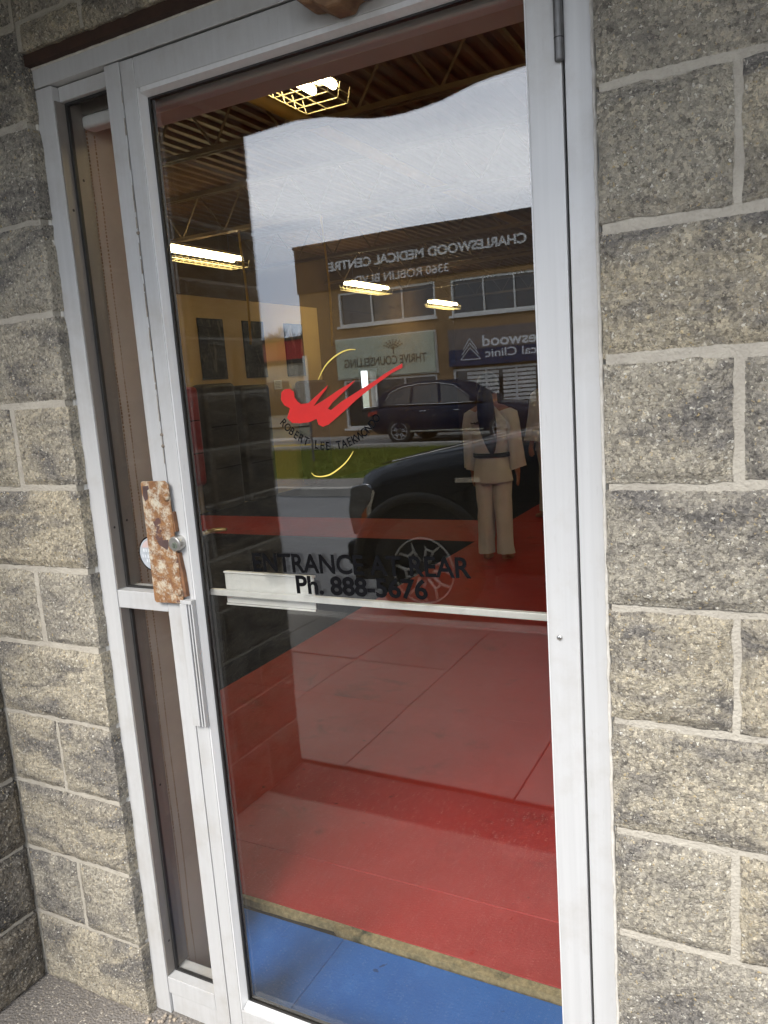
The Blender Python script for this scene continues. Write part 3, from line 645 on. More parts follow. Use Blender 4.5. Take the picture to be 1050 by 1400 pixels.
def mat_foam(name, c, c2, spec=0.35, rough=0.42):
    m = NM(name); v = m.coords(True)
    n = m.noise(v, 1.8, 7, 0.66); n2 = m.noise(v, 9, 6, 0.7)
    col = m.mix(m.ramp(n, (0.35, 0.0), (0.7, 1.0)), c, c2)
    col = m.mix(m.math('MULTIPLY', m.ramp(m.noise(v, 3.6, 5, 0.6, 0.6), (0.60, 0.0), (0.70, 1.0)), 0.5), col, tuple(x * 0.35 for x in c))
    col = m.mix(m.math('MULTIPLY', m.ramp(n2, (0.52, 0.0), (0.75, 1.0)), 0.45), col, tuple(min(1, x * 1.2 + 0.03) for x in c))
    ch = m.n('ShaderNodeTexVoronoi', {'Vector': v, 'Scale': 75.0})
    spots = m.ramp(m.noise(v, 22, 3, 0.5), (0.24, 0.8), (0.28, 0.0))
    col = m.mix(spots, col, tuple(x * 0.25 for x in c))
    return m.set(color=col, rough=m.math('ADD', m.math('MULTIPLY', n2, 0.3), rough), spec=spec, normal=m.bump(ch.outputs['Distance'], 0.25, 0.001))
M['mat_red'] = mat_foam('red_foam_mat', (0.40, 0.028, 0.028), (0.33, 0.023, 0.024))
M['mat_blue'] = mat_foam('blue_foam_mat', (0.014, 0.135, 0.50), (0.010, 0.10, 0.40))
M['mat_navy'] = mat_foam('navy_foam_mat', (0.007, 0.010, 0.026), (0.0055, 0.008, 0.020), 0.12, 0.6)
m = NM('worn_foam_edge'); v = m.coords(False)
c = m.mix(m.ramp(m.noise(v, 60, 6, 0.7), (0.35, 0.0), (0.65, 1.0)), (0.40, 0.33, 0.19), (0.20, 0.17, 0.10))
c = m.mix(m.ramp(m.noise(v, 9, 5, 0.6), (0.56, 0.0), (0.66, 1.0)), c, (0.07, 0.075, 0.05))
M['foam_edge'] = m.set(color=c, rough=0.95, spec=0.1, normal=m.bump(m.noise(v, 140, 5, 0.7), 0.9, 0.003))
fl = struct(MB().box(HX0 - 0.2, HX1, 0.10, HY1 + 0.1, -0.2, -0.03).build('hall_floor', 'dark'))
MATC = {}
def fmat(x0, x1, y0, y1, mat, z=0.0):
    k = (round(x1 - x0, 3), round(y1 - y0, 3), mat)
    if k not in MATC:
        w, d = x1 - x0 - 0.0015, y1 - y0 - 0.0015; MATC[k] = MB().box(-w / 2, w / 2, -d / 2, d / 2, -0.024, 0).mesh('floor_mat')
    return obj('floor_mat', MATC[k], mat, fl, ((x0 + x1) / 2, (y0 + y1) / 2, z + rnd.uniform(-0.0008, 0.0008)), bevel=0.0025)
for a, b in ((-0.90, 0.325), (0.325, 1.55), (1.55, 2.78)): fmat(a, b, 0.110, 0.452, 'mat_blue', -0.004)
# worn strip of bare foam between the blue and the red mats
mb = MB(); N = 160; top = []; bot = []
for k in range(N + 1):
    x = -1.3 + 4.1 * k / N; p = Vector((x, 0.3, 0))
    top.append((x, 0.499 + 0.002 * fbm(p * 6, 3), 0)); bot.append((x, 0.470 - (0.012 if -0.1 < x < 0.27 else 0.0) * 0 + (0.016 if x < 0.27 else 0.0) + 0.006 * fbm(p * 7, 4), 0))
vs = [(x, y, -0.001) for x, y, z in bot] + [(x, y, 0.001) for x, y, z in top] + [(x, y, -0.026) for x, y, z in bot]
mb.add(vs, [(k, k + 1, N + 2 + k, N + 1 + k) for k in range(N)] + [(2 * N + 2 + k, 2 * N + 3 + k, k + 1, k) for k in range(N)])
mb.build('foam_strip', 'foam_edge', fl)
ys = [0.503, 0.745] + [0.745 + 1.263 * k for k in range(1, 5)]        # up to 5.80
for y0, y1 in zip(ys[:-1], ys[1:]):
    for a, b in ((-1.30, 1.70), (1.70, 4.70)): fmat(a, b, y0, y1, 'mat_red')
    for a, b in ((-5.80, -4.30), (-4.30, -2.80), (-2.80, -1.30)): fmat(a, b, y0, y1, 'mat_navy')
for a, b in ((-5.80, -4.30), (-4.30, -2.80), (-2.80, -1.30)): fmat(a, b, 5.80, 6.90, 'mat_red')
for a, b in ((-1.30, 0.20), (0.20, 1.70), (1.70, 3.20), (3.20, 4.70)): fmat(a, b, 5.80, 6.90, 'mat_red'); fmat(a, b, 6.90, 8.40, 'mat_red')
y = 6.90
while y < 16.0:
    for a, b in ((-5.80, -4.30), (-4.30, -2.80), (-2.80, -1.30)): fmat(a, b, y, y + 1.3, 'mat_navy')
    if y > 8: 
        for a, b in ((-1.30, 0.20), (0.20, 1.70), (1.70, 3.20), (3.20, 4.70)): fmat(a, b, y + 0.2, y + 1.5, 'mat_navy')
    y += 1.3
# walls: left wall with a window opening, back wall, right wall, front wall with the door opening
WY0, WY1, WZ0, WZ1 = 12.05, 12.75, 1.13, 1.93
hw = struct(MB().box(HX0 - 0.2, HX0, HY0, 10.70, -0.03, 3.0).build('hall_wall_left', 'tan'))
struct(MB().box(HX0 - 0.2, HX0, 10.704, WY0, -0.03, 3.0).box(HX0 - 0.2, HX0, WY1, HY1, -0.03, 3.0).box(HX0 - 0.2, HX0, WY0, WY1, -0.03, WZ0).box(HX0 - 0.2, HX0, WY0, WY1, WZ1, 3.0).build('hall_wall_dimmed', 'tan_dark'))  # far stretch coloured darker to carry the dimness down the hall
struct(MB().box(HX0 - 0.2, HX0 + 0.002, -1.03, HY1, 3.004, 4.59).build('hall_wall_upper', 'tan_dark'))
struct(MB().box(HX0, HX1, HY1, HY1 + 0.2, -0.03, 4.59).build('hall_wall_back', 'tan_dark'))
struct(MB().box(HX1, HX1 + 0.2, HY0, HY1, -0.03, 4.59).build('hall_wall_right', 'tan'))
mb = MB(); mb.box(HX0, 0.038, 0.205, HY0, -0.03, 4.59); mb.box(1.215, HX1, 0.205, HY0, -0.03, 4.59); mb.box(0.038, 1.215, 0.205, HY0, 2.34, 4.59)
struct(mb.build('hall_wall_front', 'drywall'))
# window in the left wall
wd = thing('hall_window', 'small bright window in the darkened far hall wall right of the maroon pad', 'window', (HX0, (WY0 + WY1) / 2, WZ0))
w2, h2 = (WY1 - WY0) / 2, WZ1 - WZ0
mb = MB(); mb.box(-0.12, 0.02, -w2, -w2 + 0.04, 0, h2); mb.box(-0.12, 0.02, w2 - 0.04, w2, 0, h2); mb.box(-0.12, 0.02, -w2 + 0.04, w2 - 0.04, 0, 0.04); mb.box(-0.12, 0.02, -w2 + 0.04, w2 - 0.04, h2 - 0.04, h2)
mb.build('frame', 'alu_dark', wd)
MB().box(-0.06, -0.055, -w2 + 0.04, w2 - 0.04, 0.04, h2 - 0.04).build('pane', 'glass_int', wd)
# drywall return beside the sidelite with perforated corner beads
rv = thing('wall_return', 'beige plaster wall return with brown corner bead behind the sidelite', 'wall')
MB().box(0.020, 0.041, 0.109, 0.258, 0.0, 2.25).build('plaster', 'drywall', rv)
for y_ in (0.117, 0.140):
    mb = MB(); z = 0.02
    while z < 2.20:
        a = rnd.uniform(0.003, 0.0075); q = 0.0018 + 0.0012 * fbm(Vector((y_ * 9, 0, z * 8)), 3)
        yc = y_ + 0.0025 * fbm(Vector((1.0, y_, z * 3)), 3)
        mb.add([(0.0416, yc - q, z), (0.0416, yc + q, z + 0.001), (0.0416, yc + q * 0.9, z + a), (0.0416, yc - q, z + a)], [(0, 1, 2, 3)]); z += a + rnd.uniform(0.0008, 0.004)
    mb.build('corner_bead', 'bead_brown', rv)
MB().box(1.190, 1.214, 0.109, 0.258, 0.0, 2.25).build('plaster', 'drywall', rv)
MB().box(0.044, 1.188, 0.106, 0.135, 2.232, 2.335).build('header_trim', 'alu_dark', rv)
MB().box(0.044, 1.188, 0.102, 0.140, 2.203, 2.2315).build('header_tube', 'alu_bead', rv, bevel=0.008, seg=3)
MB().box(0.044, 1.188, 0.141, 0.250, 2.225, 2.335).build('header_soffit', 'drywall', rv)
# ceiling: ribbed steel deck
mb = MB(); prof = []; x = HX0
while x < HX1: prof += [(x, HZ), (x + 0.05, HZ), (x + 0.075, HZ + 0.03), (x + 0.125, HZ + 0.03)]; x += 0.15
n = len(prof); vs = [(a, HY0, b) for a, b in prof] + [(a, HY1, b) for a, b in prof]
mb.add(vs, [(k, k + 1, n + k + 1, n + k) for k in range(n - 1)])
dk = struct(mb.build('ceiling_deck', 'deck'))
def joist_parts(root):
    L0, L1, zt, zb = HX0 + 0.002, HX1 - 0.002, HZ - 0.002, 3.42
    mb = MB(); mb.box(L0, L1, -0.045, -0.012, zt - 0.05, zt); mb.box(L0, L1, 0.012, 0.045, zt - 0.05, zt); mb.build('top_chord', 'joist', root)
    mb = MB(); mb.box(L0, L1, -0.040, -0.012, zb, zb + 0.006); mb.box(L0, L1, 0.012, 0.040, zb, zb + 0.006); mb.box(L0, L1, -0.016, -0.011, zb + 0.006, zb + 0.045); mb.box(L0, L1, 0.011, 0.016, zb + 0.006, zb + 0.045); mb.build('bottom_chord', 'joist', root)
    mb = MB(); x = L0 + 0.1; up_ = True; p = []
    while x < L1 - 0.1: p.append((x, 0, zt - 0.03 if up_ else zb + 0.025)); up_ = not up_; x += 0.31
    for a, b in zip(p[:-1], p[1:]): mb.tube([a, b], 0.0105, 6)
    mb.build('web', 'joist', root)
jn = ['nearest the door', 'second from the door', 'third from the door', 'fourth from the door', 'fifth from the door', 'sixth from the door', 'seventh from the door', 'eighth from the door', 'ninth from the door', 'tenth from the door']
j0 = thing('roof_joist', 'open web steel roof joist, ' + jn[0], 'joist', (0, 1.35, 0), 0, 'steel joists under the ribbed ceiling'); joist_parts(j0)
for k in range(1, 7):
    o = copy_tree(j0); o.location = (0, 1.35 + 2.42 * k, 0); o['label'] = 'open web steel roof joist, ' + jn[k]
tag(MB().tube([(-1.75, 0.3, 3.55), (-1.75, 9.0, 3.55), (-1.75, 16.9, 3.55)], 0.045, 12).build('ceiling_pipe', 'pipe', smooth=True), 'ochre sprinkler pipe running along below the ceiling deck', 'pipe')
for k, (xx, zc) in enumerate(((-0.15, 3.44), (-1.28, 3.42))):
    pts = [(xx + 0.16 * math.sin(t), 1.36 + 0.02 * math.sin(2 * t), zc - 0.12 + 0.16 * math.cos(t)) for t in [PI * (0.55 + 0.9 * q / 14) for q in range(15)]]
    tag(MB().tube(pts, 0.014, 8).build('cable_loop', 'pipe', smooth=True), ('pale cable loop hanging from the joist at the right' if k == 0 else 'pale cable loop hanging beside the nearest tube light'), 'cable')
# fluorescent fixtures with wire guards
def emitter(name, c, s):
    m = NM(name); v = m.coords(False); n = m.noise(v, 3, 2)
    return m.set(color=(0.8, 0.8, 0.75), emit=c, estr=m.math('ADD', m.math('MULTIPLY', n, s * 0.1), s * 0.95), rough=0.4)
M['tube'] = emitter('lit_tube', (1.0, 0.82, 0.46), 12.5)
M['fixture'] = pm('fixture_enamel', (0.70, 0.66, 0.52), (0.62, 0.58, 0.46), 8, 0.4, 0, 0.1)
M['wire'] = pm('yellowed_wire', (0.62, 0.55, 0.34), (0.5, 0.44, 0.27), 20, 0.45, 0.3, 0.1)
def light_parts(root):
    L = 0.62
    MB().prism_y([(-0.075, 0.050), (-0.045, 0.085), (0.045, 0.085), (0.075, 0.050), (0.070, 0.046), (-0.070, 0.046)], -L, L).build('reflector', 'fixture', root)
    for x in (-0.065, 0.065): MB().tube([(x, -L + 0.02, 0.022), (x, L - 0.02, 0.022)], 0.021, 10).build('lamp_tube', 'tube', root, smooth=True)
    mb = MB(); n = 12
    for k in range(n + 1):
        y = -L + 2 * L * k / n; mb.tube([(-0.15, y, 0.0), (-0.13, y, -0.075), (0.13, y, -0.075), (0.15, y, 0.0)], 0.003, 5)
    for x, z in ((-0.13, -0.075), (0.0, -0.075), (0.13, -0.075), (-0.142, -0.035), (0.142, -0.035)): mb.tube([(x, -L, z), (x, L, z)], 0.003, 5)
    mb.build('wire_guard', 'wire', root)
    for y in (-0.45, 0.45): MB().tube([(0, y, 0.07), (0, y, 0.30 if True else 0)], 0.004, 6).build('hanger', 'steel', root)
LT = [(-4.40, 5.92, 3.155, 'lit tube light with wire guard at the left, largest by the posters'), (-4.62, 10.15, 3.155, 'lit tube light with wire guard, middle one of the row down the hall'),
      (-5.0, 14.15, 3.155, 'smallest lit tube light with wire guard, farthest down the hall'), (-0.78, 2.02, 3.155, 'lit tube light with wire guard close above the door head')]
l0 = thing('tube_light', LT[0][3], 'light', LT[0][:3], 0, 'tube lights in wire guards'); light_parts(l0)
for x, y, z, lb in LT[1:]:
    o = copy_tree(l0); o.location = (x, y, z); o['label'] = lb
for k, (x, y) in enumerate(((2.4, 2.6), (2.4, 6.4))):  # two unseen tube lights, added to brighten the hall
    o = copy_tree(l0); o.location = (x, y, 3.155); o['label'] = 'added tube light out of view, brightening the hall, %s from the door' % ('first', 'second', 'third', 'fourth')[k]
# pads, posters and notice on the left wall
def pad(y0, y1, z0, z1, mat, label, t=0.26):
    th = thing('crash_pad', label, 'crash pad', (HX0 + 0.02, (y0 + y1) / 2, z0), 0, 'padded mats standing along the tan wall')
    w = (y1 - y0) / 2; h = z1 - z0
    MB().box(0, t, -w, w, 0.0, h).build('pad_body', mat, th, bevel=0.06, seg=4)
    for zz in (0.33, 0.66): MB().box(t, t + 0.004, -w + 0.05, w - 0.05, h * zz, h * zz + 0.012).build('seam', 'vinyl_black', th)
    return th
M['pad_red'] = pm('red_pad_vinyl', (0.30, 0.016, 0.022), (0.24, 0.013, 0.018), 4, 0.5, 0, 0.3, 30)
M['pad_black'] = pm('black_pad_vinyl', (0.022, 0.019, 0.017), (0.032, 0.027, 0.023), 4, 0.5, 0, 0.3, 30)
M['pad_maroon'] = pm('maroon_pad_vinyl', (0.045, 0.012, 0.018), (0.033, 0.010, 0.015), 4, 0.5, 0, 0.3, 30)
pad(6.42, 7.06, 0.40, 1.745, 'pad_red', 'dark red crash pad at the left of the row'); pad(7.19, 7.86, 0.0, 1.775, 'pad_black', 'black crash pad next to the red one'); pad(8.02, 8.71, 0.0, 1.73, 'pad_black', 'black crash pad in the middle of the row, below the second poster')
pad(9.75, 10.40, 0.0, 1.755, 'pad_maroon', 'dark maroon crash pad standing apart at the right of the row')
def poster_mat(name, seed):
    m = NM(name); v = m.coords(False)
    v2 = m.n('ShaderNodeVectorMath', {0: v, 1: (0.0, 9.0, 3.0)}, operation='MULTIPLY').outputs[0]
    v2 = m.n('ShaderNodeVectorMath', {0: v2, 1: (seed, seed * 2.3, seed * 0.7)}, operation='ADD').outputs[0]
    g = m.ramp(m.noise(v2, 0.9, 5, 0.55, 1.2), (0.52, 0.0), (0.70, 1.0))
    return m.set(color=m.mix(g, (0.008, 0.007, 0.006), (0.11, 0.085, 0.06)), rough=0.6, spec=0.15)
for k, (y0, y1, lb) in enumerate(((7.49, 8.05, 'dark poster above the black pads, at the left'), (8.51, 9.05, 'dark poster above the black pads, at the right'), (9.62, 10.16, 'dark poster above the maroon pad'))):
    th = thing('wall_poster', lb, 'poster', (HX0 + 0.004, (y0 + y1) / 2, 1.84), 0, 'posters on the tan wall'); w = (y1 - y0) / 2
    MB().box(0.0, 0.012, -w, w, 0, 0.86).build('poster_frame', 'vinyl_black', th)
    MB().box(0.0125, 0.014, -w + 0.015, w - 0.015, 0.015, 0.845).build('poster_print', poster_mat('poster_print_%d' % k, 3.1 + k * 5.7), th)
nt_ = thing('paper_notice', 'small white paper notice pinned beside the black pads', 'notice', (HX0 + 0.004, 9.32, 1.64))
MB().box(0, 0.003, -0.11, 0.11, 0, 0.15).build('paper', pm('paper', (0.75, 0.72, 0.64), (0.7, 0.67, 0.6), 10, 0.8, 0, 0), nt_)
mb = MB()
for r_ in range(5): mb.box(0.0032, 0.0036, -0.085, rnd.uniform(0.03, 0.085), 0.022 + r_ * 0.024, 0.030 + r_ * 0.024)
mb.build('print_lines', pm('print_grey', (0.25, 0.25, 0.25), None, 20, 0.8, 0, 0), nt_)
# yellow straps that hang from the joists
M['strap'] = pm('yellow_strap', (0.62, 0.40, 0.03), (0.52, 0.33, 0.03), 20, 0.7, 0, 0.3)
for x, y, z0, z1, lb in ((-4.10, 6.21, 2.16, 3.42, 'yellow strap hanging below the joist in front of the posters'), (-3.0, 6.21, 2.05, 3.42, 'yellow strap hanging below the joist, right of the posters')):
    mb = MB(); pts = [Vector((x + 0.02 * math.sin(z * 3), y, z)) for z in [z0 + (z1 - z0) * k / 12 for k in range(13)]]
    mb.tube(pts, [(0.022, 0.004)] * 13, 8); tag(mb.build('hanging_strap', 'strap', smooth=True), lb, 'strap', 'yellow straps hanging from the joists')

# ================================================================== PEOPLE IN THE HALL
M['skin'] = pm('skin', (0.42, 0.235, 0.155), (0.37, 0.20, 0.13), 18, 0.55, 0, 0.1, 120)
M['hair'] = pm('dark_hair', (0.014, 0.010, 0.008), (0.024, 0.017, 0.012), 60, 0.45, 0, 0.4, 200, 0.001, 0.5, 0.1, (1, 1, 0.15))
M['cotton'] = pm('white_cotton', (0.66, 0.69, 0.74), (0.58, 0.61, 0.66), 9, 0.9, 0, 0.4, 60, 0.004, 0.15)
M['belt'] = pm('black_belt', (0.012, 0.014, 0.012), (0.02, 0.022, 0.02), 30, 0.8, 0, 0.3)
def skin_mesh(verts, edges, rads, root, sub=2):
    me = bpy.data.meshes.new('body'); me.from_pydata(verts, edges, [])
    o = bpy.data.objects.new('body', me); COL.objects.link(o)
    sk = o.modifiers.new('skin', 'SKIN'); sk.use_smooth_shade = True; sk.branch_smoothing = 0.4
    sb = o.modifiers.new('sub', 'SUBSURF'); sb.levels = sub; sb.render_levels = sub
    for k, r in enumerate(rads):
        d = me.skin_vertices[0].data[k]; d.radius = (r, r) if not isinstance(r, tuple) else r; d.use_root = (k == root)
    out = evaluated(o); bpy.data.objects.remove(o); bpy.data.meshes.remove(me)
    for p in out.polygons: p.use_smooth = True
    return out
def person(name, label, loc, rz, H, arm=(0.015, 0.02), head_turn=0.0, stance=0.082, hair_long=True, belt_mat='belt'):
    k = H / 1.64
    th = thing(name, label, 'person', loc, rz, 'people training in the hall')
    V = []; E = []; Rr = []
    def add(p, r, par=None):
        V.append(tuple(c * k for c in p)); Rr.append(tuple(q * k for q in r) if isinstance(r, tuple) else r * k)
        if par is not None: E.append((par, len(V) - 1))
        return len(V) - 1
    pel = add((0, 0, 0.90), (0.11, 0.085)); ab = add((0, 0, 1.03), (0.10, 0.075), pel); ch = add((0, 0, 1.20), (0.12, 0.08), ab)
    sb = add((0, -0.005, 1.33), (0.10, 0.07), ch); nk = add((0, 0, 1.40), 0.048, sb)
    hs, hc = math.sin(head_turn), math.cos(head_turn)
    jaw = add((0.01 * hs, 0.012 * hc, 1.465), (0.066, 0.072), nk); hd = add((0, 0, 1.545), (0.076, 0.088), jaw); tp = add((0, -0.005, 1.600), (0.055, 0.062), hd)
    ns = add((0.098 * hs, 0.098 * hc, 1.505), 0.014, jaw)
    for s_ in (-1, 1):
        add((s_ * 0.080 * hc, -s_ * 0.080 * hs, 1.515), (0.010, 0.018), hd)
        sh = add((s_ * 0.145, 0, 1.315), 0.055, sb); el_ = add((s_ * (0.165 + arm[0]), arm[1] - 0.01, 1.05), 0.040, sh); wr = add((s_ * (0.175 + arm[0] * 1.5), arm[1] + 0.05, 0.82), 0.026, el_)
        pa = add((s_ * (0.178 + arm[0] * 1.5), arm[1] + 0.06, 0.765), (0.018, 0.032), wr)
        for f_, (dy, ln) in enumerate(((0.028, 0.060), (0.010, 0.070), (-0.008, 0.066), (-0.024, 0.052))):
            a_ = add((s_ * (0.179 + arm[0] * 1.5), arm[1] + 0.062 + dy, 0.725), 0.0088, pa); add((s_ * (0.170 + arm[0] * 1.5), arm[1] + 0.062 + dy * 1.1, 0.725 - ln), 0.0075, a_)
        t1 = add((s_ * (0.165 + arm[0] * 1.5), arm[1] + 0.098, 0.765), 0.0100, pa); add((s_ * (0.160 + arm[0] * 1.5), arm[1] + 0.110, 0.725), 0.0085, t1)
        hp = add((s_ * 0.072, 0, 0.86), 0.072, pel); kn = add((s_ * (stance - 0.005), 0.01, 0.46), 0.055, hp); an = add((s_ * stance, -0.015, 0.085), 0.034, kn)
        ft = add((s_ * (stance + 0.005), 0.07, 0.035), (0.036, 0.030), an); add((s_ * (stance + 0.015), 0.155, 0.020), (0.034, 0.018), ft)
        add((s_ * stance, -0.045, 0.03), 0.028, an)
    obj('body', skin_mesh(V, E, Rr, pel), 'skin', th)
    # clothing: wrap jacket with wide sleeves, trousers, belt
    def ringxy(cx, cy, z, rx, ry, seed, n=28, fold=0.012, tilt=0.0):
        out = []
        for q in range(n):
            t = 2 * PI * q / n; f = 1 + fold / max(rx, 0.05) * fbm(Vector((math.cos(t) * 3 + seed, math.sin(t) * 3, z * 4.5)), 3)
            out.append((k * (cx + rx * f * math.cos(t)), k * (cy + ry * f * math.sin(t)), k * (z + tilt * math.cos(t))))
        return out
    mb = MB()
    tors = [(0.715, 0.205, 0.150), (0.76, 0.200, 0.148), (0.83, 0.190, 0.140), (0.90, 0.176, 0.128), (0.945, 0.168, 0.122), (0.99, 0.176, 0.126), (1.08, 0.188, 0.130), (1.17, 0.196, 0.130), (1.25, 0.196, 0.122), (1.305, 0.180, 0.105), (1.345, 0.120, 0.085), (1.375, 0.072, 0.070)]
    mb.loft([ringxy(0, 0.0, z, a * 0.86, b * 0.92, 1.0, fold=0.018) for z, a, b in tors], cap=False)
    for s_ in (-1, 1):
        P = [(s_ * 0.11, 0, 1.315, 0.070), (s_ * 0.160, 0, 1.285, 0.074), (s_ * (0.178 + arm[0] * 0.5), arm[1] * 0.5, 1.18, 0.070), (s_ * (0.180 + arm[0]), arm[1], 1.05, 0.066), (s_ * (0.182 + arm[0] * 1.25), arm[1] + 0.03, 0.93, 0.068), (s_ * (0.182 + arm[0] * 1.5), arm[1] + 0.05, 0.815, 0.076)]
        mb.loft([ringxy(x, y, z, r * 0.92, r * 1.08, 4.0 + s_, n=20, fold=0.018, tilt=0.02 * s_) for x, y, z, r in P], cap=False)
    obj('jacket', mb.mesh('jacket', True), 'cotton', th)
    mb = MB()
    mb.loft([ringxy(0, 0, z, a, b, 7.0) for z, a, b in ((0.70, 0.140, 0.115), (0.78, 0.142, 0.115), (0.86, 0.140, 0.11), (0.94, 0.13, 0.10))], cap=False)
    for s_ in (-1, 1):
        P = [(0.072, 0.0, 0.82, 0.080), (0.074, 0.0, 0.70, 0.084), (stance - 0.008, 0.005, 0.55, 0.079), (stance - 0.004, 0.005, 0.40, 0.075), (stance, -0.002, 0.25, 0.074), (stance + 0.002, -0.008, 0.14, 0.077), (stance + 0.004, -0.01, 0.085, 0.080)]
        mb.loft([ringxy(s_ * x, y, z, r * 0.95, r * 1.05, 11.0 + s_, n=22, fold=0.022) for x, y, z, r in P], cap=False)
    obj('trousers', mb.mesh('trousers', True), 'cotton', th)
    mb = MB(); mb.loft([ringxy(0, 0, 0.925, 0.156, 0.124, 1.0, fold=0.010), ringxy(0, 0, 0.928, 0.164, 0.132, 1.0, fold=0.010), ringxy(0, 0, 0.960, 0.164, 0.132, 1.0, fold=0.010), ringxy(0, 0, 0.963, 0.154, 0.122, 1.0, fold=0.010)], cap=False)
    obj('belt', mb.mesh('belt', True), belt_mat, th)
    # hair: a cap over the skull and, for the nearer one, a long tail down the back
    me = bpy.data.meshes.new('hair'); bm = bmesh.new(); bmesh.ops.create_uvsphere(bm, u_segments=28, v_segments=18, radius=1.0)
    for q in bm.verts:
        d = q.co.copy(); f = 1 + 0.06 * fbm(Vector((d.x * 4, d.y * 4, d.z * 1.5)), 3)
        yy = d.y * hc + d.x * hs
        q.co = Vector((d.x * 0.098 * f, d.y * 0.110 * f - 0.012, 1.535 + d.z * 0.105 * f)) * k
    bmesh.ops.delete(bm, geom=[q for q in bm.verts if ((q.co.x * hs + q.co.y * hc) > 0.045 * k and q.co.z < 1.575 * k) or q.co.z < 1.455 * k], context='VERTS')
    bm.to_mesh(me); bm.free()
    for p in me.polygons: p.use_smooth = True
    hr = obj('hair', me, 'hair', th)
    if hair_long:
        mb = MB(); pts = [(0.0, -0.085, 1.53), (0.0, -0.128, 1.47), (0.004, -0.150, 1.38), (0.012, -0.158, 1.28), (0.022, -0.158, 1.17), (0.034, -0.150, 1.07), (0.044, -0.150, 0.99), (0.048, -0.152, 0.955)]
        mb.tube([tuple(c * k for c in p) for p in pts], [(a * k, b * k) for a, b in ((0.045, 0.04), (0.060, 0.04), (0.072, 0.040), (0.078, 0.038), (0.074, 0.034), (0.056, 0.028), (0.030, 0.02), (0.010, 0.01))], 14)
        obj('ponytail', mb.mesh('ponytail', True), 'hair', hr)
    for s_ in (-1, 1):
        ex, ey = s_ * 0.030, 0.086; x_, y_ = ex * hc + ey * hs, ey * hc - ex * hs
        mb = MB(); mb.tube([(k * x_ * 0.97, k * y_ * 0.97, k * 1.535), (k * x_ * 1.03, k * y_ * 1.03, k * 1.535)], [0.009 * k, 0.006 * k], 8); mb.build('eye', 'hair', th)
    return th
p1 = person('person', 'person in white training suit and black belt seen from behind, long dark hair', (-0.80, 5.03, 0.001), R(4), 1.63, hair_long=True)
# small marks on the back and sleeve of the jacket
mb = MB()
for k in range(7): mb.box(-0.135 + 0.010 * k, -0.135 + 0.010 * k + 0.007, -0.1275, -0.1245, 1.205 + rnd.uniform(-0.006, 0.006), 1.222 + rnd.uniform(-0.004, 0.008))
mb.build('back_print', 'vinyl_black', p1)
p2 = person('person', 'person in white training suit half hidden behind the right door stile', (-0.88, 7.15, 0.001), R(62), 1.74, hair_long=False, head_turn=-0.3)
# ================================================================== ACROSS THE STREET (seen mirrored in the door glass)
M['brick'] = pm('brown_brick', (0.30, 0.185, 0.088), (0.24, 0.148, 0.07), 3, 0.85, 0, 0.5, 60)
M['white_paint'] = pm('white_trim', (0.70, 0.69, 0.66), (0.62, 0.61, 0.58), 6, 0.5, 0, 0.1)
M['sign_green'] = pm('sage_sign', (0.44, 0.48, 0.38), (0.38, 0.42, 0.33), 2, 0.5, 0, 0.1)
M['sign_navy'] = pm('navy_sign', (0.010, 0.020, 0.075), (0.008, 0.016, 0.06), 2, 0.5, 0, 0.1)
M['sign_grey'] = pm('grey_sign', (0.16, 0.13, 0.12), (0.14, 0.115, 0.105), 2, 0.5, 0, 0.1)
M['letter_white'] = pm('white_letter', (0.72, 0.72, 0.72), (0.66, 0.66, 0.66), 10, 0.5, 0, 0)
M['letter_grey'] = pm('grey_letter', (0.66, 0.65, 0.64), (0.58, 0.57, 0.56), 10, 0.5, 0, 0)
M['letter_dark'] = pm('dark_letter', (0.03, 0.04, 0.035), (0.04, 0.05, 0.045), 10, 0.6, 0, 0)
M['red_siding'] = pm('red_siding', (0.42, 0.035, 0.028), (0.34, 0.028, 0.024), 1, 0.7, 0, 0.2)
M['beige'] = pm('beige_stucco', (0.48, 0.43, 0.34), (0.42, 0.37, 0.29), 1, 0.85, 0, 0.3)
FYB = -20.0
mc = thing('medical_building', 'brown two-storey clinic building with signs and long windows across the road', 'building', (-7.0, FYB, 0.0))
BX0, BX1 = -5.35, 9.0
mb = MB()
# front wall built round its openings (local x, z)
ops = [(-3.98, -0.76, 3.44, 4.46), (-0.28, 2.60, 3.40, 4.42), (3.2, 6.2, 3.40, 4.42), (-4.00, -0.85, 0.30, 1.80), (-0.35, 2.55, 0.10, 1.90), (3.2, 6.2, 0.3, 1.9)]
xsx = sorted({BX0, BX1} | {o_[0] for o_ in ops} | {o_[1] for o_ in ops}); zsz = sorted({-0.3, 5.93} | {o_[2] for o_ in ops} | {o_[3] for o_ in ops})
for xa, xb in zip(xsx[:-1], xsx[1:]):
    for za, zb in zip(zsz[:-1], zsz[1:]):
        if any(xa >= o_[0] - 1e-6 and xb <= o_[1] + 1e-6 and za >= o_[2] - 1e-6 and zb <= o_[3] + 1e-6 for o_ in ops): continue
        mb.box(xa, xb, -0.3, 0.0, za, zb)
mb.box(BX0, BX1, -12, -11.7, -0.3, 5.93); mb.box(BX0, BX0 + 0.3, -11.7, -0.301, -0.3, 5.93); mb.box(BX1 - 0.3, BX1, -11.7, -0.301, -0.3, 5.93)
mb.build('wall', 'brick', mc)
MB().box(BX0 - 0.02, BX1 + 0.02, 0.003, 0.05, 4.60, 5.93).build('fascia', pm('clinic_fascia', (0.085, 0.055, 0.038), (0.065, 0.042, 0.03), 1.2, 0.8, 0, 0.3, 40), mc)
MB().box(BX0 - 0.06, BX1 + 0.06, -12.06, 0.06, 5.935, 6.02).build('roof', 'soffit', mc)
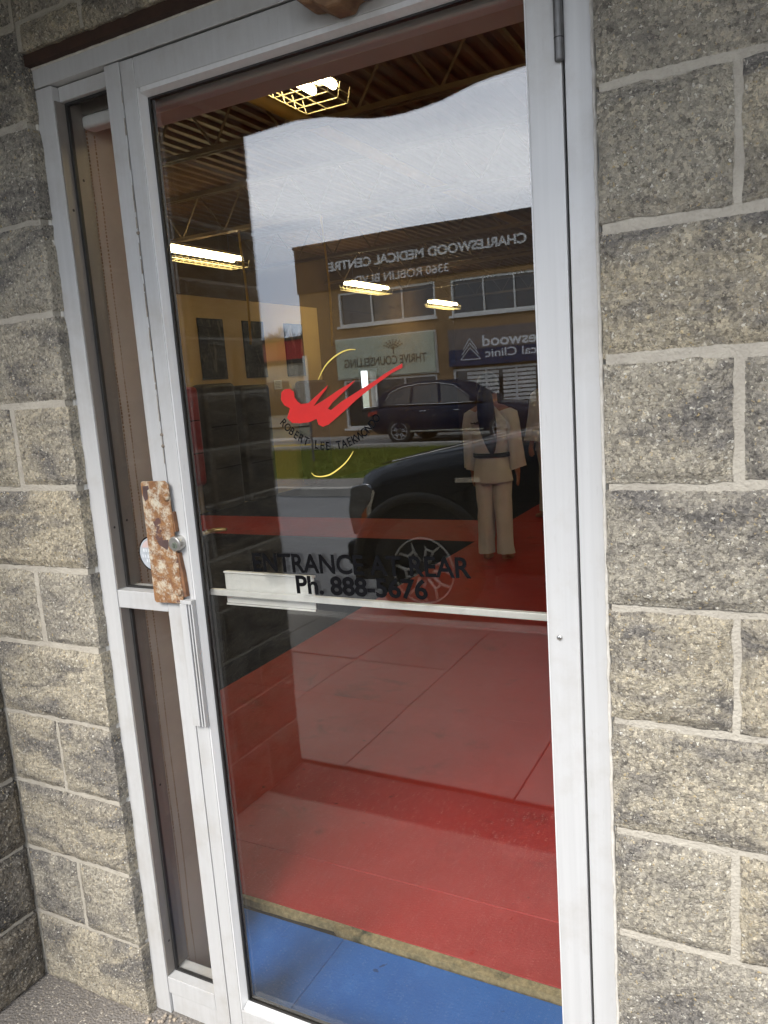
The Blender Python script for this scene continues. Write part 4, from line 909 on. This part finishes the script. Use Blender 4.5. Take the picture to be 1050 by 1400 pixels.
MB().box(BX0 + 0.31, BX1 - 0.31, -11.6, -0.31, 3.0, 3.1).build('floor_slab', 'soffit', mc)
for (x0, x1, z0, z1) in ops:
    wf = MB().box(x0, x1, -0.14, -0.02, z0, z0 + 0.06).box(x0, x1, -0.14, -0.02, z1 - 0.06, z1).box(x0, x0 + 0.06, -0.14, -0.02, z0 + 0.06, z1 - 0.06).box(x1 - 0.06, x1, -0.14, -0.02, z0 + 0.06, z1 - 0.06).build('window', 'white_paint', mc)
    nn = 3; ww = (x1 - x0 - 0.12) / nn
    for q in range(nn):
        MB().box(x0 + 0.06 + q * ww + 0.02, x0 + 0.06 + (q + 1) * ww - 0.02, -0.10, -0.09, z0 + 0.06, z1 - 0.06).build('pane', 'pane_dark', wf)
        if q: MB().box(x0 + 0.06 + q * ww - 0.02, x0 + 0.06 + q * ww + 0.02, -0.13, -0.03, z0 + 0.06, z1 - 0.06).build('window_bar', 'white_paint', wf)
    MB().box(x0 - 0.05, x1 + 0.05, 0.002, 0.09, z0 - 0.07, z0 - 0.005).build('sill', 'white_paint', wf)
# blinds in the clinic window
for q in range(2):
    for r_ in range(12): MB().box(0.05 + q * 1.1, 1.02 + q * 1.1, -0.075, -0.06, 0.45 + r_ * 0.115, 0.53 + r_ * 0.115).build('blind_slat', 'white_paint', mc)
def wall_text(parent, bodyt, xc, z, w, h, mat, y=0.03, bold=0.0, name='letters'):
    for m2 in word_meshes(text_mesh(bodyt, w, h, bold, 0.03)): obj(name, m2, mat, parent, (xc, y, z), (PI / 2, 0, PI))
t_ = wall_text(mc, 'CHARLESWOOD MEDICAL CENTRE', -1.05, 5.14, 6.25, 0.27, 'letter_grey', 0.052, 0.03)
wall_text(mc, '3360 ROBLIN BLVD', -1.80, 4.66, 3.05, 0.24, 'letter_grey', 0.052, 0.01)
sg = MB().box(-4.09, -0.81, 0.01, 0.16, 1.86, 3.02).build('sign', 'sign_green', mc, bevel=0.01)
MB().box(-4.12, -0.78, 0.0, 0.10, 1.83, 1.855).box(-4.12, -0.78, 0.0, 0.10, 3.025, 3.05).box(-4.12, -4.095, 0.0, 0.10, 1.855, 3.025).box(-0.805, -0.78, 0.0, 0.10, 1.855, 3.025).build('sign_frame', 'white_paint', sg)
[obj('letters', m2, 'letter_dark', sg, (-2.45, 0.161, 2.17), (PI / 2, 0, PI)) for m2 in word_meshes(text_mesh('THRIVE COUNSELLING', 2.75, 0.26, 0.015, 0.006))]
mb = MB(); cx, cz = -2.15, 2.52          # little tree emblem
mb.box(cx - 0.02, cx + 0.02, 0.161, 0.168, cz - 0.06, cz + 0.12)
for a in range(-60, 61, 20):
    for rr in (0.16, 0.24, 0.31):
        X, Z = cx + rr * math.sin(R(a)) * 1.1, cz + 0.08 + rr * math.cos(R(a)) * 0.9
        mb.prism_y([(X - 0.035, Z), (X, Z + 0.03), (X + 0.035, Z), (X, Z - 0.03)], 0.161, 0.167)
    mb.tube([(cx, 0.164, cz + 0.08), (cx + 0.28 * math.sin(R(a)), 0.164, cz + 0.08 + 0.26 * math.cos(R(a)))], 0.008, 4)
mb.build('tree_emblem', 'letter_dark', sg)
s2 = MB().box(-0.38, 4.3, 0.01, 0.18, 1.97, 2.42).build('sign', 'sign_navy', mc, bevel=0.01)
s3 = MB().box(-0.38, 4.3, 0.01, 0.14, 2.425, 3.0).build('sign', 'sign_grey', mc, bevel=0.01)
[obj('letters', m2, 'letter_white', s3, (2.02, 0.141, 2.47), (PI / 2, 0, PI)) for m2 in word_meshes(text_mesh('Charleswood', 2.75, 0.31, 0.02, 0.006))]
[obj('letters', m2, 'letter_white', s2, (1.90, 0.181, 2.17), (PI / 2, 0, PI)) for m2 in word_meshes(text_mesh('Medical Clinic', 2.35, 0.23, 0.01, 0.006))]
mb = MB()
for dz in (0.0, 0.14, 0.28):
    for sg_ in (-1, 1): mb.tube([(0.28 + sg_ * (0.30 - dz * 0.35), 0.187, 2.14 + dz), (0.28, 0.187, 2.46 + dz * 0.9)], 0.014, 4)
mb.tube([(-0.02, 0.187, 2.14), (0.58, 0.187, 2.14)], 0.014, 4)
mb.build('peak_emblem', 'letter_white', s2)
# more of the street: red shop, pale shop, utility poles with wires, bare trees
rb = thing('red_shop', 'red and salmon shop building far down the street', 'building', (-30.0, -45.0, -0.1))
MB().box(-5.5, -0.6, -8, 0, 0, 5.2).build('wall', pm('salmon_siding', (0.55, 0.17, 0.10), (0.48, 0.14, 0.085), 1, 0.7, 0, 0.2), rb)
MB().box(-0.595, 6.0, -8, 0.3, 0, 5.2).build('wall', 'red_siding', rb)
MB().box(-0.4, 5.6, 0.302, 0.36, 0.3, 2.6).build('shop_window', 'pane_dark', rb)
MB().box(-5.6, 6.1, -8.1, 0.4, 5.205, 5.4).build('roof', 'soffit', rb)
pb_ = thing('pale_shop', 'low beige shop building beyond the red one', 'building', (-22.0, -30.0, -0.1))
MB().box(-3.6, 2.8, -6, 0, 0, 3.0).build('wall', 'beige', pb_); MB().box(-3.7, 2.9, -6.1, 0.1, 3.005, 3.2).build('roof', 'soffit', pb_)
MB().box(-3.0, 2.2, 0.002, 0.05, 0.6, 2.2).build('shop_window', 'pane_dark', pb_)
M['wood'] = pm('weathered_pole', (0.13, 0.10, 0.075), (0.09, 0.07, 0.055), 4, 0.9, 0, 0.5, 30)
M['bark'] = pm('bark', (0.055, 0.042, 0.034), (0.038, 0.03, 0.025), 5, 0.95, 0, 0.5, 30)
poles = [(-17.0, -16.8, 9.0), (-36.0, -16.8, 9.0), (-58.0, -16.8, 9.0)]
for k, (x, y, h) in enumerate(poles):
    up_ = thing('utility_pole', ('wooden utility pole beside the clinic building', 'wooden utility pole by the red shop', 'most distant wooden utility pole')[k], 'pole', (x, y, -0.1), 0, 'utility poles along the far side')
    MB().tube([(0, 0, 0), (0, 0, h)], [0.15, 0.11], 10).build('pole', 'wood', up_); MB().box(-0.05, 0.05, -1.1, 1.1, h - 0.6, h - 0.48).build('crossarm', 'wood', up_)
for dy, z in ((-1.0, 8.35), (0.0, 8.4), (1.0, 8.35), (0.0, 6.9)):
    pts = []
    for (xa, ya, _), (xb, yb, _) in zip(poles[:-1], poles[1:]):
        for q in range(12):
            t = q / 12; pts.append((xa + (xb - xa) * t, ya + dy, z - 0.1 - 1.6 * t * (1 - t) * 0.9))
    tag(MB().tube(pts, 0.012, 4).build('overhead_wire', 'gasket'), 'overhead wire %s' % {(-1.0, 8.35): 'nearest the clinic side', (0.0, 8.4): 'at the middle of the crossarms', (1.0, 8.35): 'nearest the road side', (0.0, 6.9): 'slung low below the crossarms'}[(dy, z)], 'wire', 'wires between the poles')
def bare_tree(x, y, h, label, seed):
    r_ = random.Random(seed); th = thing('bare_tree', label, 'tree', (x, y, -0.15), 0, 'bare trees far down the street')
    MB().tube([(0, 0, 0), (0.05, 0.03, h * 0.2), (0.0, 0.08, h * 0.42)], [0.22, 0.17, 0.12], 8).build('trunk', 'bark', th)
    mb = MB()
    def grow(p, d, L, r, lev):
        q = p + d * L; mb.tube([tuple(p), tuple(q)], [r, r * 0.6], 5, False)
        if lev == 0: return
        for _ in range(4 if lev > 1 else 5):
            nd = (d + Vector((r_.gauss(0, 0.5), r_.gauss(0, 0.5), r_.gauss(0.12, 0.3)))).normalized()
            grow(p + d * L * r_.uniform(0.45, 1.0), nd, L * r_.uniform(0.55, 0.8), max(0.012, r * 0.55), lev - 1)
    for a in range(5): grow(Vector((0, 0.08, h * (0.3 + 0.025 * a))), Vector((math.cos(a * 1.3) * 0.6, math.sin(a * 1.3) * 0.6, 0.9)).normalized(), h * 0.24, 0.09, 4)
    mb.build('crown', 'bark', th)
bare_tree(-40, -60, 9.0, 'bare tree rising behind the red shop', 3); bare_tree(-45, -63, 8.2, 'bare tree left of the red shop roof', 5); bare_tree(-34, -62, 7.6, 'low bare tree at the right of the red shop roof', 8)
# sign post on the verge
sp = thing('sign_post', 'pale sign post standing on the grass verge', 'sign post', (-7.8, -13.0, -0.02))
MB().tube([(0, 0, 0), (0, 0, 1.1)], 0.022, 10).build('post', 'steel', sp); MB().box(-0.05, 0.05, -0.02, 0.02, 1.1, 2.34).build('post_sleeve', 'white_paint', sp, bevel=0.005)
ws = thing('yellow_block', 'low yellow block in front of the clinic', 'wheel stop', (-10.6, -16.5, -0.012))
MB().prism_x([(-0.1, 0), (0.1, 0), (0.07, 0.13), (-0.07, 0.13)], -0.9, 0.9).build('yellow_body', pm('yellow_paint', (0.62, 0.42, 0.04), (0.5, 0.36, 0.06), 6, 0.7, 0, 0.4), ws, bevel=0.01)  # low yellow block in place of an unidentified yellow object
for x in (-0.6, 0.6): MB().tube([(x, 0, 0.1301), (x, 0, 0.138)], 0.02, 8).build('pin', 'steel', ws)

# ------------------------------------------------------------------ vehicles
def car_paint(name, c):
    m = NM(name); v = m.coords(False); n = m.noise(v, 2.5, 5)
    return m.set(color=m.mix(n, c, tuple(x * 1.5 + 0.002 for x in c)), rough=m.math('ADD', m.math('MULTIPLY', n, 0.12), 0.16), metal=0.0, coat=0.0, spec=0.10)
M['paint_truck'] = car_paint('black_truck_paint', (0.006, 0.008, 0.012))
M['paint_suv'] = car_paint('navy_car_paint', (0.006, 0.010, 0.026))
M['tyre'] = pm('tyre_rubber', (0.018, 0.018, 0.018), (0.03, 0.029, 0.028), 20, 0.85, 0, 0.5, 120)
M['plastic'] = pm('black_plastic', (0.015, 0.015, 0.016), (0.025, 0.025, 0.026), 20, 0.6, 0, 0.3)
M['lens'] = pm('headlamp_lens', (0.22, 0.23, 0.25), (0.10, 0.105, 0.11), 12, 0.1, 0.6, 0.1)
M['amber'] = pm('amber_lens', (0.55, 0.13, 0.02), (0.45, 0.10, 0.015), 20, 0.15, 0, 0.05)
M['redlens'] = pm('red_lens', (0.35, 0.01, 0.01), (0.28, 0.008, 0.008), 20, 0.15, 0, 0.05)
M['rim_dark'] = pm('gloss_black_rim', (0.02, 0.02, 0.021), (0.03, 0.03, 0.031), 20, 0.3, 0.5, 0.1)
M['rim_silver'] = pm('machined_rim', (0.72, 0.72, 0.72), (0.62, 0.62, 0.62), 30, 0.4, 0.2, 0.05)
def section(x, zb, zs, zt, w, wt, n=5):
    """closed ring across the car at station x: sill, side, shoulder, crowned top"""
    h = [(0.55 * w, zb), (0.88 * w, zb + 0.01), (0.965 * w, zb + 0.10), (w, zb + 0.5 * (zs - zb)), (0.992 * w, zs - 0.05), (0.965 * w, zs), (0.5 * (0.965 * w + wt), zs + 0.55 * (zt - zs)), (wt, zt - 0.012), (wt * 0.6, zt), (0.0, zt + 0.006)]
    return [(x, y, z) for y, z in h] + [(x, -y, z) for y, z in reversed(h[:-1])]
def boolean_cut(o, cutters):
    for c_ in cutters:
        b = o.modifiers.new('cut', 'BOOLEAN'); b.operation = 'DIFFERENCE'; b.object = c_; b.solver = 'EXACT'
    me = evaluated(o); old = o.data; o.modifiers.clear(); o.data = me
    for c_ in cutters: bpy.data.objects.remove(c_)
def wheel(root, x, y, z, r, rr, side, name='wheel', spokes=6):
    """side: +1 outer face towards +y"""
    s_ = side; w = 0.13
    we = MB().lathe_y([(rr, y - s_ * w), (r - 0.03, y - s_ * w), (r, y - s_ * (w - 0.04)), (r, y + s_ * (w - 0.04)), (r - 0.025, y + s_ * w), (rr + 0.03, y + s_ * w), (rr, y + s_ * (w - 0.015))], x, z, 40, False).build(name, 'tyre', root, smooth=True)
    MB().lathe_y([(rr + 0.001, y - s_ * w), (rr + 0.001, y + s_ * (w - 0.012)), (rr - 0.012, y + s_ * (w - 0.006)), (rr - 0.022, y + s_ * (w - 0.02)), (rr - 0.025, y + s_ * 0.02), (0.01, y + s_ * 0.02)], x, z, 40, False).build('rim', 'rim_dark', we, smooth=True)
    mb = MB(); fy = y + s_ * (w - 0.028)
    for q in range(spokes):
        a = 2 * PI * q / spokes + 0.2; u = Vector((math.cos(a), 0, math.sin(a))); t = Vector((-math.sin(a), 0, math.cos(a))); c0 = Vector((x, fy, z))
        for g in (-1, 1):
            mb.tube([tuple(c0 + u * 0.06 + t * g * 0.02), tuple(c0 + u * rr * 0.62 + t * g * 0.030), tuple(c0 + u * (rr - 0.012) + t * g * rr * 0.34)], [0.012, 0.010, 0.011], 6)
        mb.tube([tuple(c0 + u * rr * 0.62 - t * 0.030), tuple(c0 + u * rr * 0.62 + t * 0.030)], 0.010, 6)
    mb.tube([(x + (rr - 0.010) * math.cos(2 * PI * q / 36), y + s_ * (w - 0.008), z + (rr - 0.010) * math.sin(2 * PI * q / 36)) for q in range(37)], 0.007, 6)
    mb.build('spokes', 'rim_silver', we, smooth=True)
    MB().lathe_y([(0.075, fy - s_ * 0.03), (0.072, fy + s_ * 0.008), (0.05, fy + s_ * 0.016), (0.002, fy + s_ * 0.017)], x, z, 24).build('hub_cap', 'rim_dark', we, smooth=True)
    return we
def greenhouse(root, prof, wb, wt, zb, zt, panes, mat, trim=None):
    """prof: side outline (x, z) of the cabin; width narrows from wb at zb to wt at zt. panes: side windows as outlines"""
    wid = lambda z: wb + (wt - wb) * (z - zb) / (zt - zb)
    n = len(prof); vs = [(x, wid(z), z) for x, z in prof] + [(x, -wid(z), z) for x, z in prof]
    mb = MB().add(vs, [tuple(range(n)), tuple(range(2 * n - 1, n - 1, -1))] + [(i, i + n, (i + 1) % n + n, (i + 1) % n) for i in range(n)])
    mb.build('cabin', mat, root, bevel=0.05, seg=3)
    for s_ in (-1, 1):
        for pts in panes:
            f = [(x, s_ * (wid(z) + 0.004), z) for x, z in pts]; b = [(x, s_ * (wid(z) - 0.01), z) for x, z in pts]; m_ = len(pts)
            MB().add(f + b, [tuple(range(m_)), tuple(range(2 * m_ - 1, m_ - 1, -1))] + [(i, i + m_, (i + 1) % m_ + m_, (i + 1) % m_) for i in range(m_)]).build('side_window', 'pane_dark', root)
        if trim:
            MB().tube([(x, s_ * (wid(z) + 0.006), z) for x, z in trim], 0.011, 6).build('window_trim', 'chrome', root, smooth=True)
    return wid
# pickup truck parked at the kerb, front towards -x
tk = thing('pickup_truck', 'black pickup truck parked at the near kerb, mirrored in the door glass', 'truck', (-1.42, -4.47, -0.13))
TW = 1.0
st_ = [(0.02, 0.50, 0.86, 1.00, 0.80, 0.70), (0.05, 0.42, 0.93, 1.06, 0.90, 0.78), (0.12, 0.38, 0.99, 1.105, 0.96, 0.80), (0.28, 0.36, 1.06, 1.150, 0.995, 0.80), (0.60, 0.36, 1.12, 1.220, TW, 0.80), (1.00, 0.36, 1.17, 1.285, TW, 0.80), (1.35, 0.36, 1.205, 1.340, TW, 0.80), (1.55, 0.36, 1.215, 1.350, TW, 0.80), (2.2, 0.36, 1.22, 1.30, TW, 0.86), (3.2, 0.36, 1.22, 1.30, TW, 0.86), (4.1, 0.38, 1.22, 1.31, TW, 0.88), (5.2, 0.42, 1.23, 1.32, TW, 0.88), (5.75, 0.46, 1.23, 1.32, 0.985, 0.87), (5.80, 0.50, 1.20, 1.28, 0.97, 0.86)]
mb = MB().loft([section(x, zb, zs, zt, w, wt) for x, zb, zs, zt, w, wt in st_])
bd = mb.build('body', 'paint_truck', tk)
cut = []
for wx in (0.58, 4.35):
    for s_ in (-1, 1):
        c_ = MB().lathe_y([(0.50, s_ * 0.62), (0.50, s_ * 1.2)], wx, 0.42, 36).build('cutter', None); cut.append(c_)
boolean_cut(bd, cut); bd.data.materials.clear(); bd.data.materials.append(M['paint_truck'])
for p in bd.data.polygons: p.use_smooth = True
b_ = bd.modifiers.new('edge', 'EDGE_SPLIT'); b_.split_angle = R(38)
for wx in (0.58, 4.35):
    for s_ in (-1, 1):
        pts = [(wx + 0.515 * math.cos(t), s_ * 1.003, 0.42 + 0.515 * math.sin(t)) for t in [R(-12 + 204 * q / 24) for q in range(25)]]
        MB().tube(pts, [(0.022, 0.035)] * 25, 8).build('arch_trim', 'plastic', tk, smooth=True)
        wheel(tk, wx, s_ * 0.87, 0.41, 0.405, 0.248, s_)
greenhouse(tk, [(1.42, 1.30), (2.25, 1.90), (2.45, 1.945), (3.75, 1.945), (3.95, 1.90), (4.02, 1.28)], 0.92, 0.72, 1.30, 1.94, [[(1.85, 1.36), (2.36, 1.86), (2.82, 1.88), (2.86, 1.36)], [(2.96, 1.36), (2.96, 1.88), (3.70, 1.88), (3.82, 1.36)]], 'paint_truck', [(1.72, 1.335), (2.4, 1.335), (3.86, 1.335)])
MB().add([(1.46, -0.80, 1.345), (1.46, 0.80, 1.345), (2.20, 0.66, 1.885), (2.20, -0.66, 1.885)], [(0, 1, 2, 3)]).build('windscreen', 'pane_dark', tk).location = (-0.02, 0, 0.012)
for s_ in (-1, 1):
    MB().tube([(0.30, s_ * 0.800, 1.158), (0.9, s_ * 0.805, 1.275), (1.36, s_ * 0.805, 1.346)], 0.007, 6).build('hood_edge_glint', 'chrome', tk, smooth=True)  # chrome lines put in as the highlights along the hood edges
    MB().tube([(1.44, s_ * 0.905, 1.325), (1.80, s_ * 0.85, 1.59), (2.26, s_ * 0.745, 1.905), (2.50, s_ * 0.725, 1.953), (3.7, s_ * 0.725, 1.953)], 0.014, 6).build('roof_trim', 'chrome', tk, smooth=True)
    hl = MB().prism_y([(0.0, 0.82), (0.03, 1.00), (0.16, 1.02), (0.22, 0.98), (0.20, 0.90), (0.12, 0.80), (0.10, 0.66), (0.03, 0.64)], s_ * 0.70, s_ * 0.972).build('headlight', 'lens', tk, bevel=0.02)
    MB().prism_y([(0.12, 0.80), (0.165, 0.86), (0.16, 0.70), (0.105, 0.67)], s_ * 0.80, s_ * 0.985).build('marker_lamp', 'amber', hl)
    MB().prism_y([(0.22, 0.985), (0.20, 0.90), (0.165, 0.86), (0.16, 0.70), (0.18, 0.70), (0.20, 0.86), (0.24, 0.96)], s_ * 0.80, s_ * 0.988).build('lamp_trim', 'chrome', hl)
    MB().prism_y([(5.70, 0.80), (5.79, 0.80), (5.80, 1.20), (5.72, 1.20)], s_ * 0.78, s_ * 0.988).build('tail_light', 'redlens', tk)
    MB().box(0.86, 1.04, s_ * 1.001 - 0.004, s_ * 1.001 + 0.006, 1.028, 1.062).build('fender_badge', 'chrome', tk, bevel=0.003)
    for dx in (2.62, 3.45): MB().tube([(dx, s_ * 1.0, 1.08), (dx + 0.02, s_ * 1.035, 1.085), (dx + 0.18, s_ * 1.035, 1.085), (dx + 0.20, s_ * 1.0, 1.08)], 0.014, 8).build('door_handle', 'chrome', tk, smooth=True)
    for dx in (1.58, 2.90, 3.95): MB().box(dx, dx + 0.006, s_ * 0.999 - 0.003, s_ * 0.999 + 0.002, 0.44, 1.20).build('door_gap', 'dark', tk)
    mi = MB().prism_y([(1.80, 1.36), (1.80, 1.62), (1.86, 1.66), (1.98, 1.64), (2.0, 1.38)], s_ * 1.02, s_ * 1.22).build('wing_mirror', 'paint_truck', tk, bevel=0.03)
    MB().box(1.84, 1.94, min(s_ * 0.90, s_ * 1.02), max(s_ * 0.90, s_ * 1.02), 1.36, 1.42).build('mirror_arm', 'plastic', mi)
    MB().box(1.15, 3.85, s_ * 0.98 - 0.06, s_ * 0.98 + 0.06, 0.36, 0.41).build('side_step', 'plastic', tk, bevel=0.015)
gr = MB().box(-0.015, 0.03, -0.66, 0.66, 0.62, 1.0).build('grille', 'plastic', tk, bevel=0.02)
for z in (0.70, 0.78, 0.86, 0.94): MB().box(-0.03, -0.0155, -0.64, 0.64, z - 0.014, z + 0.014).build('grille_bar', 'chrome', gr, bevel=0.004)
MB().box(-0.05, 0.16, -0.96, 0.96, 0.40, 0.60).build('bumper', 'paint_truck', tk, bevel=0.05, seg=3)
MB().box(-0.02, 0.30, -0.93, 0.93, 0.30, 0.395).build('air_dam', 'plastic', tk, bevel=0.03)
MB().box(5.72, 5.90, -0.95, 0.95, 0.42, 0.62).build('bumper', 'chrome', tk, bevel=0.04, seg=3)
mb = MB()
for x0, x1 in ((0.35, 0.9),): pass
for s_ in (-1, 1): MB().tube([(0.16, s_ * 0.70, 1.128), (0.6, s_ * 0.66, 1.228), (1.2, s_ * 0.62, 1.325), (1.46, s_ * 0.62, 1.356)], 0.006, 6).build('hood_crease', 'paint_truck', tk, smooth=True)
# SUV in the lot, rear towards -x (front to +x)
sv = thing('parked_suv', 'dark blue SUV with chrome window trim parked before the clinic, mirrored in glass', 'car', (-8.62, -17.9, -0.012))
st2 = [(0.0, 0.52, 0.80, 0.92, 0.72, 0.66), (0.06, 0.36, 0.90, 1.0, 0.84, 0.74), (0.25, 0.28, 0.95, 1.03, 0.91, 0.78), (0.9, 0.27, 0.96, 1.03, 0.935, 0.80), (2.2, 0.27, 0.94, 1.02, 0.94, 0.80), (3.1, 0.27, 0.93, 1.03, 0.94, 0.78), (3.45, 0.27, 0.90, 1.01, 0.93, 0.76), (4.1, 0.27, 0.82, 0.93, 0.91, 0.70), (4.45, 0.28, 0.74, 0.84, 0.85, 0.64), (4.60, 0.34, 0.66, 0.74, 0.74, 0.58), (4.64, 0.44, 0.58, 0.64, 0.62, 0.5)]
bd2 = MB().loft([section(*q) for q in st2]).build('body', 'paint_suv', sv)
cut = []
for wx in (0.92, 3.72):
    for s_ in (-1, 1): cut.append(MB().lathe_y([(0.40, s_ * 0.60), (0.40, s_ * 1.1)], wx, 0.36, 32).build('cutter', None))
boolean_cut(bd2, cut); bd2.data.materials.clear(); bd2.data.materials.append(M['paint_suv'])
for p in bd2.data.polygons: p.use_smooth = True
b_ = bd2.modifiers.new('edge', 'EDGE_SPLIT'); b_.split_angle = R(38)
for wx in (0.92, 3.72):
    for s_ in (-1, 1): wheel(sv, wx, s_ * 0.80, 0.35, 0.35, 0.235, s_, spokes=5)
greenhouse(sv, [(0.10, 1.0), (0.34, 1.38), (0.75, 1.55), (1.4, 1.63), (2.0, 1.63), (2.45, 1.55), (3.28, 1.02)], 0.86, 0.62, 1.0, 1.63, [[(0.50, 1.10), (0.66, 1.36), (0.98, 1.47), (1.22, 1.50), (1.22, 1.07)], [(1.30, 1.07), (1.30, 1.51), (1.95, 1.53), (2.02, 1.06)], [(2.10, 1.06), (2.04, 1.52), (2.38, 1.46), (2.98, 1.06)]], 'paint_suv', [(0.46, 1.07), (0.62, 1.38), (0.95, 1.50), (1.4, 1.56), (1.95, 1.565), (2.40, 1.49), (3.05, 1.05), (2.0, 1.03), (0.46, 1.07)])
for s_ in (-1, 1):
    MB().prism_y([(4.30, 0.70), (4.55, 0.62), (4.56, 0.70), (4.34, 0.82)], s_ * 0.58, s_ * 0.80).build('headlight', 'lens', sv)
    MB().prism_y([(0.02, 0.78), (0.30, 0.86), (0.30, 0.94), (0.04, 0.90)], s_ * 0.66, s_ * 0.915).build('tail_light', 'redlens', sv)
    MB().prism_y([(2.92, 1.06), (2.94, 1.17), (3.10, 1.16), (3.12, 1.06)], s_ * 0.90, s_ * 1.06).build('wing_mirror', 'paint_suv', sv, bevel=0.02)
    for dx in (1.55, 2.45): MB().tube([(dx, s_ * 0.94, 0.86), (dx + 0.02, s_ * 0.965, 0.862), (dx + 0.15, s_ * 0.965, 0.862), (dx + 0.17, s_ * 0.94, 0.86)], 0.011, 6).build('door_handle', 'chrome', sv)
    MB().box(1.25, 3.25, s_ * 0.93 - 0.01, s_ * 0.93 + 0.012, 0.33, 0.36).build('sill_trim', 'chrome', sv)
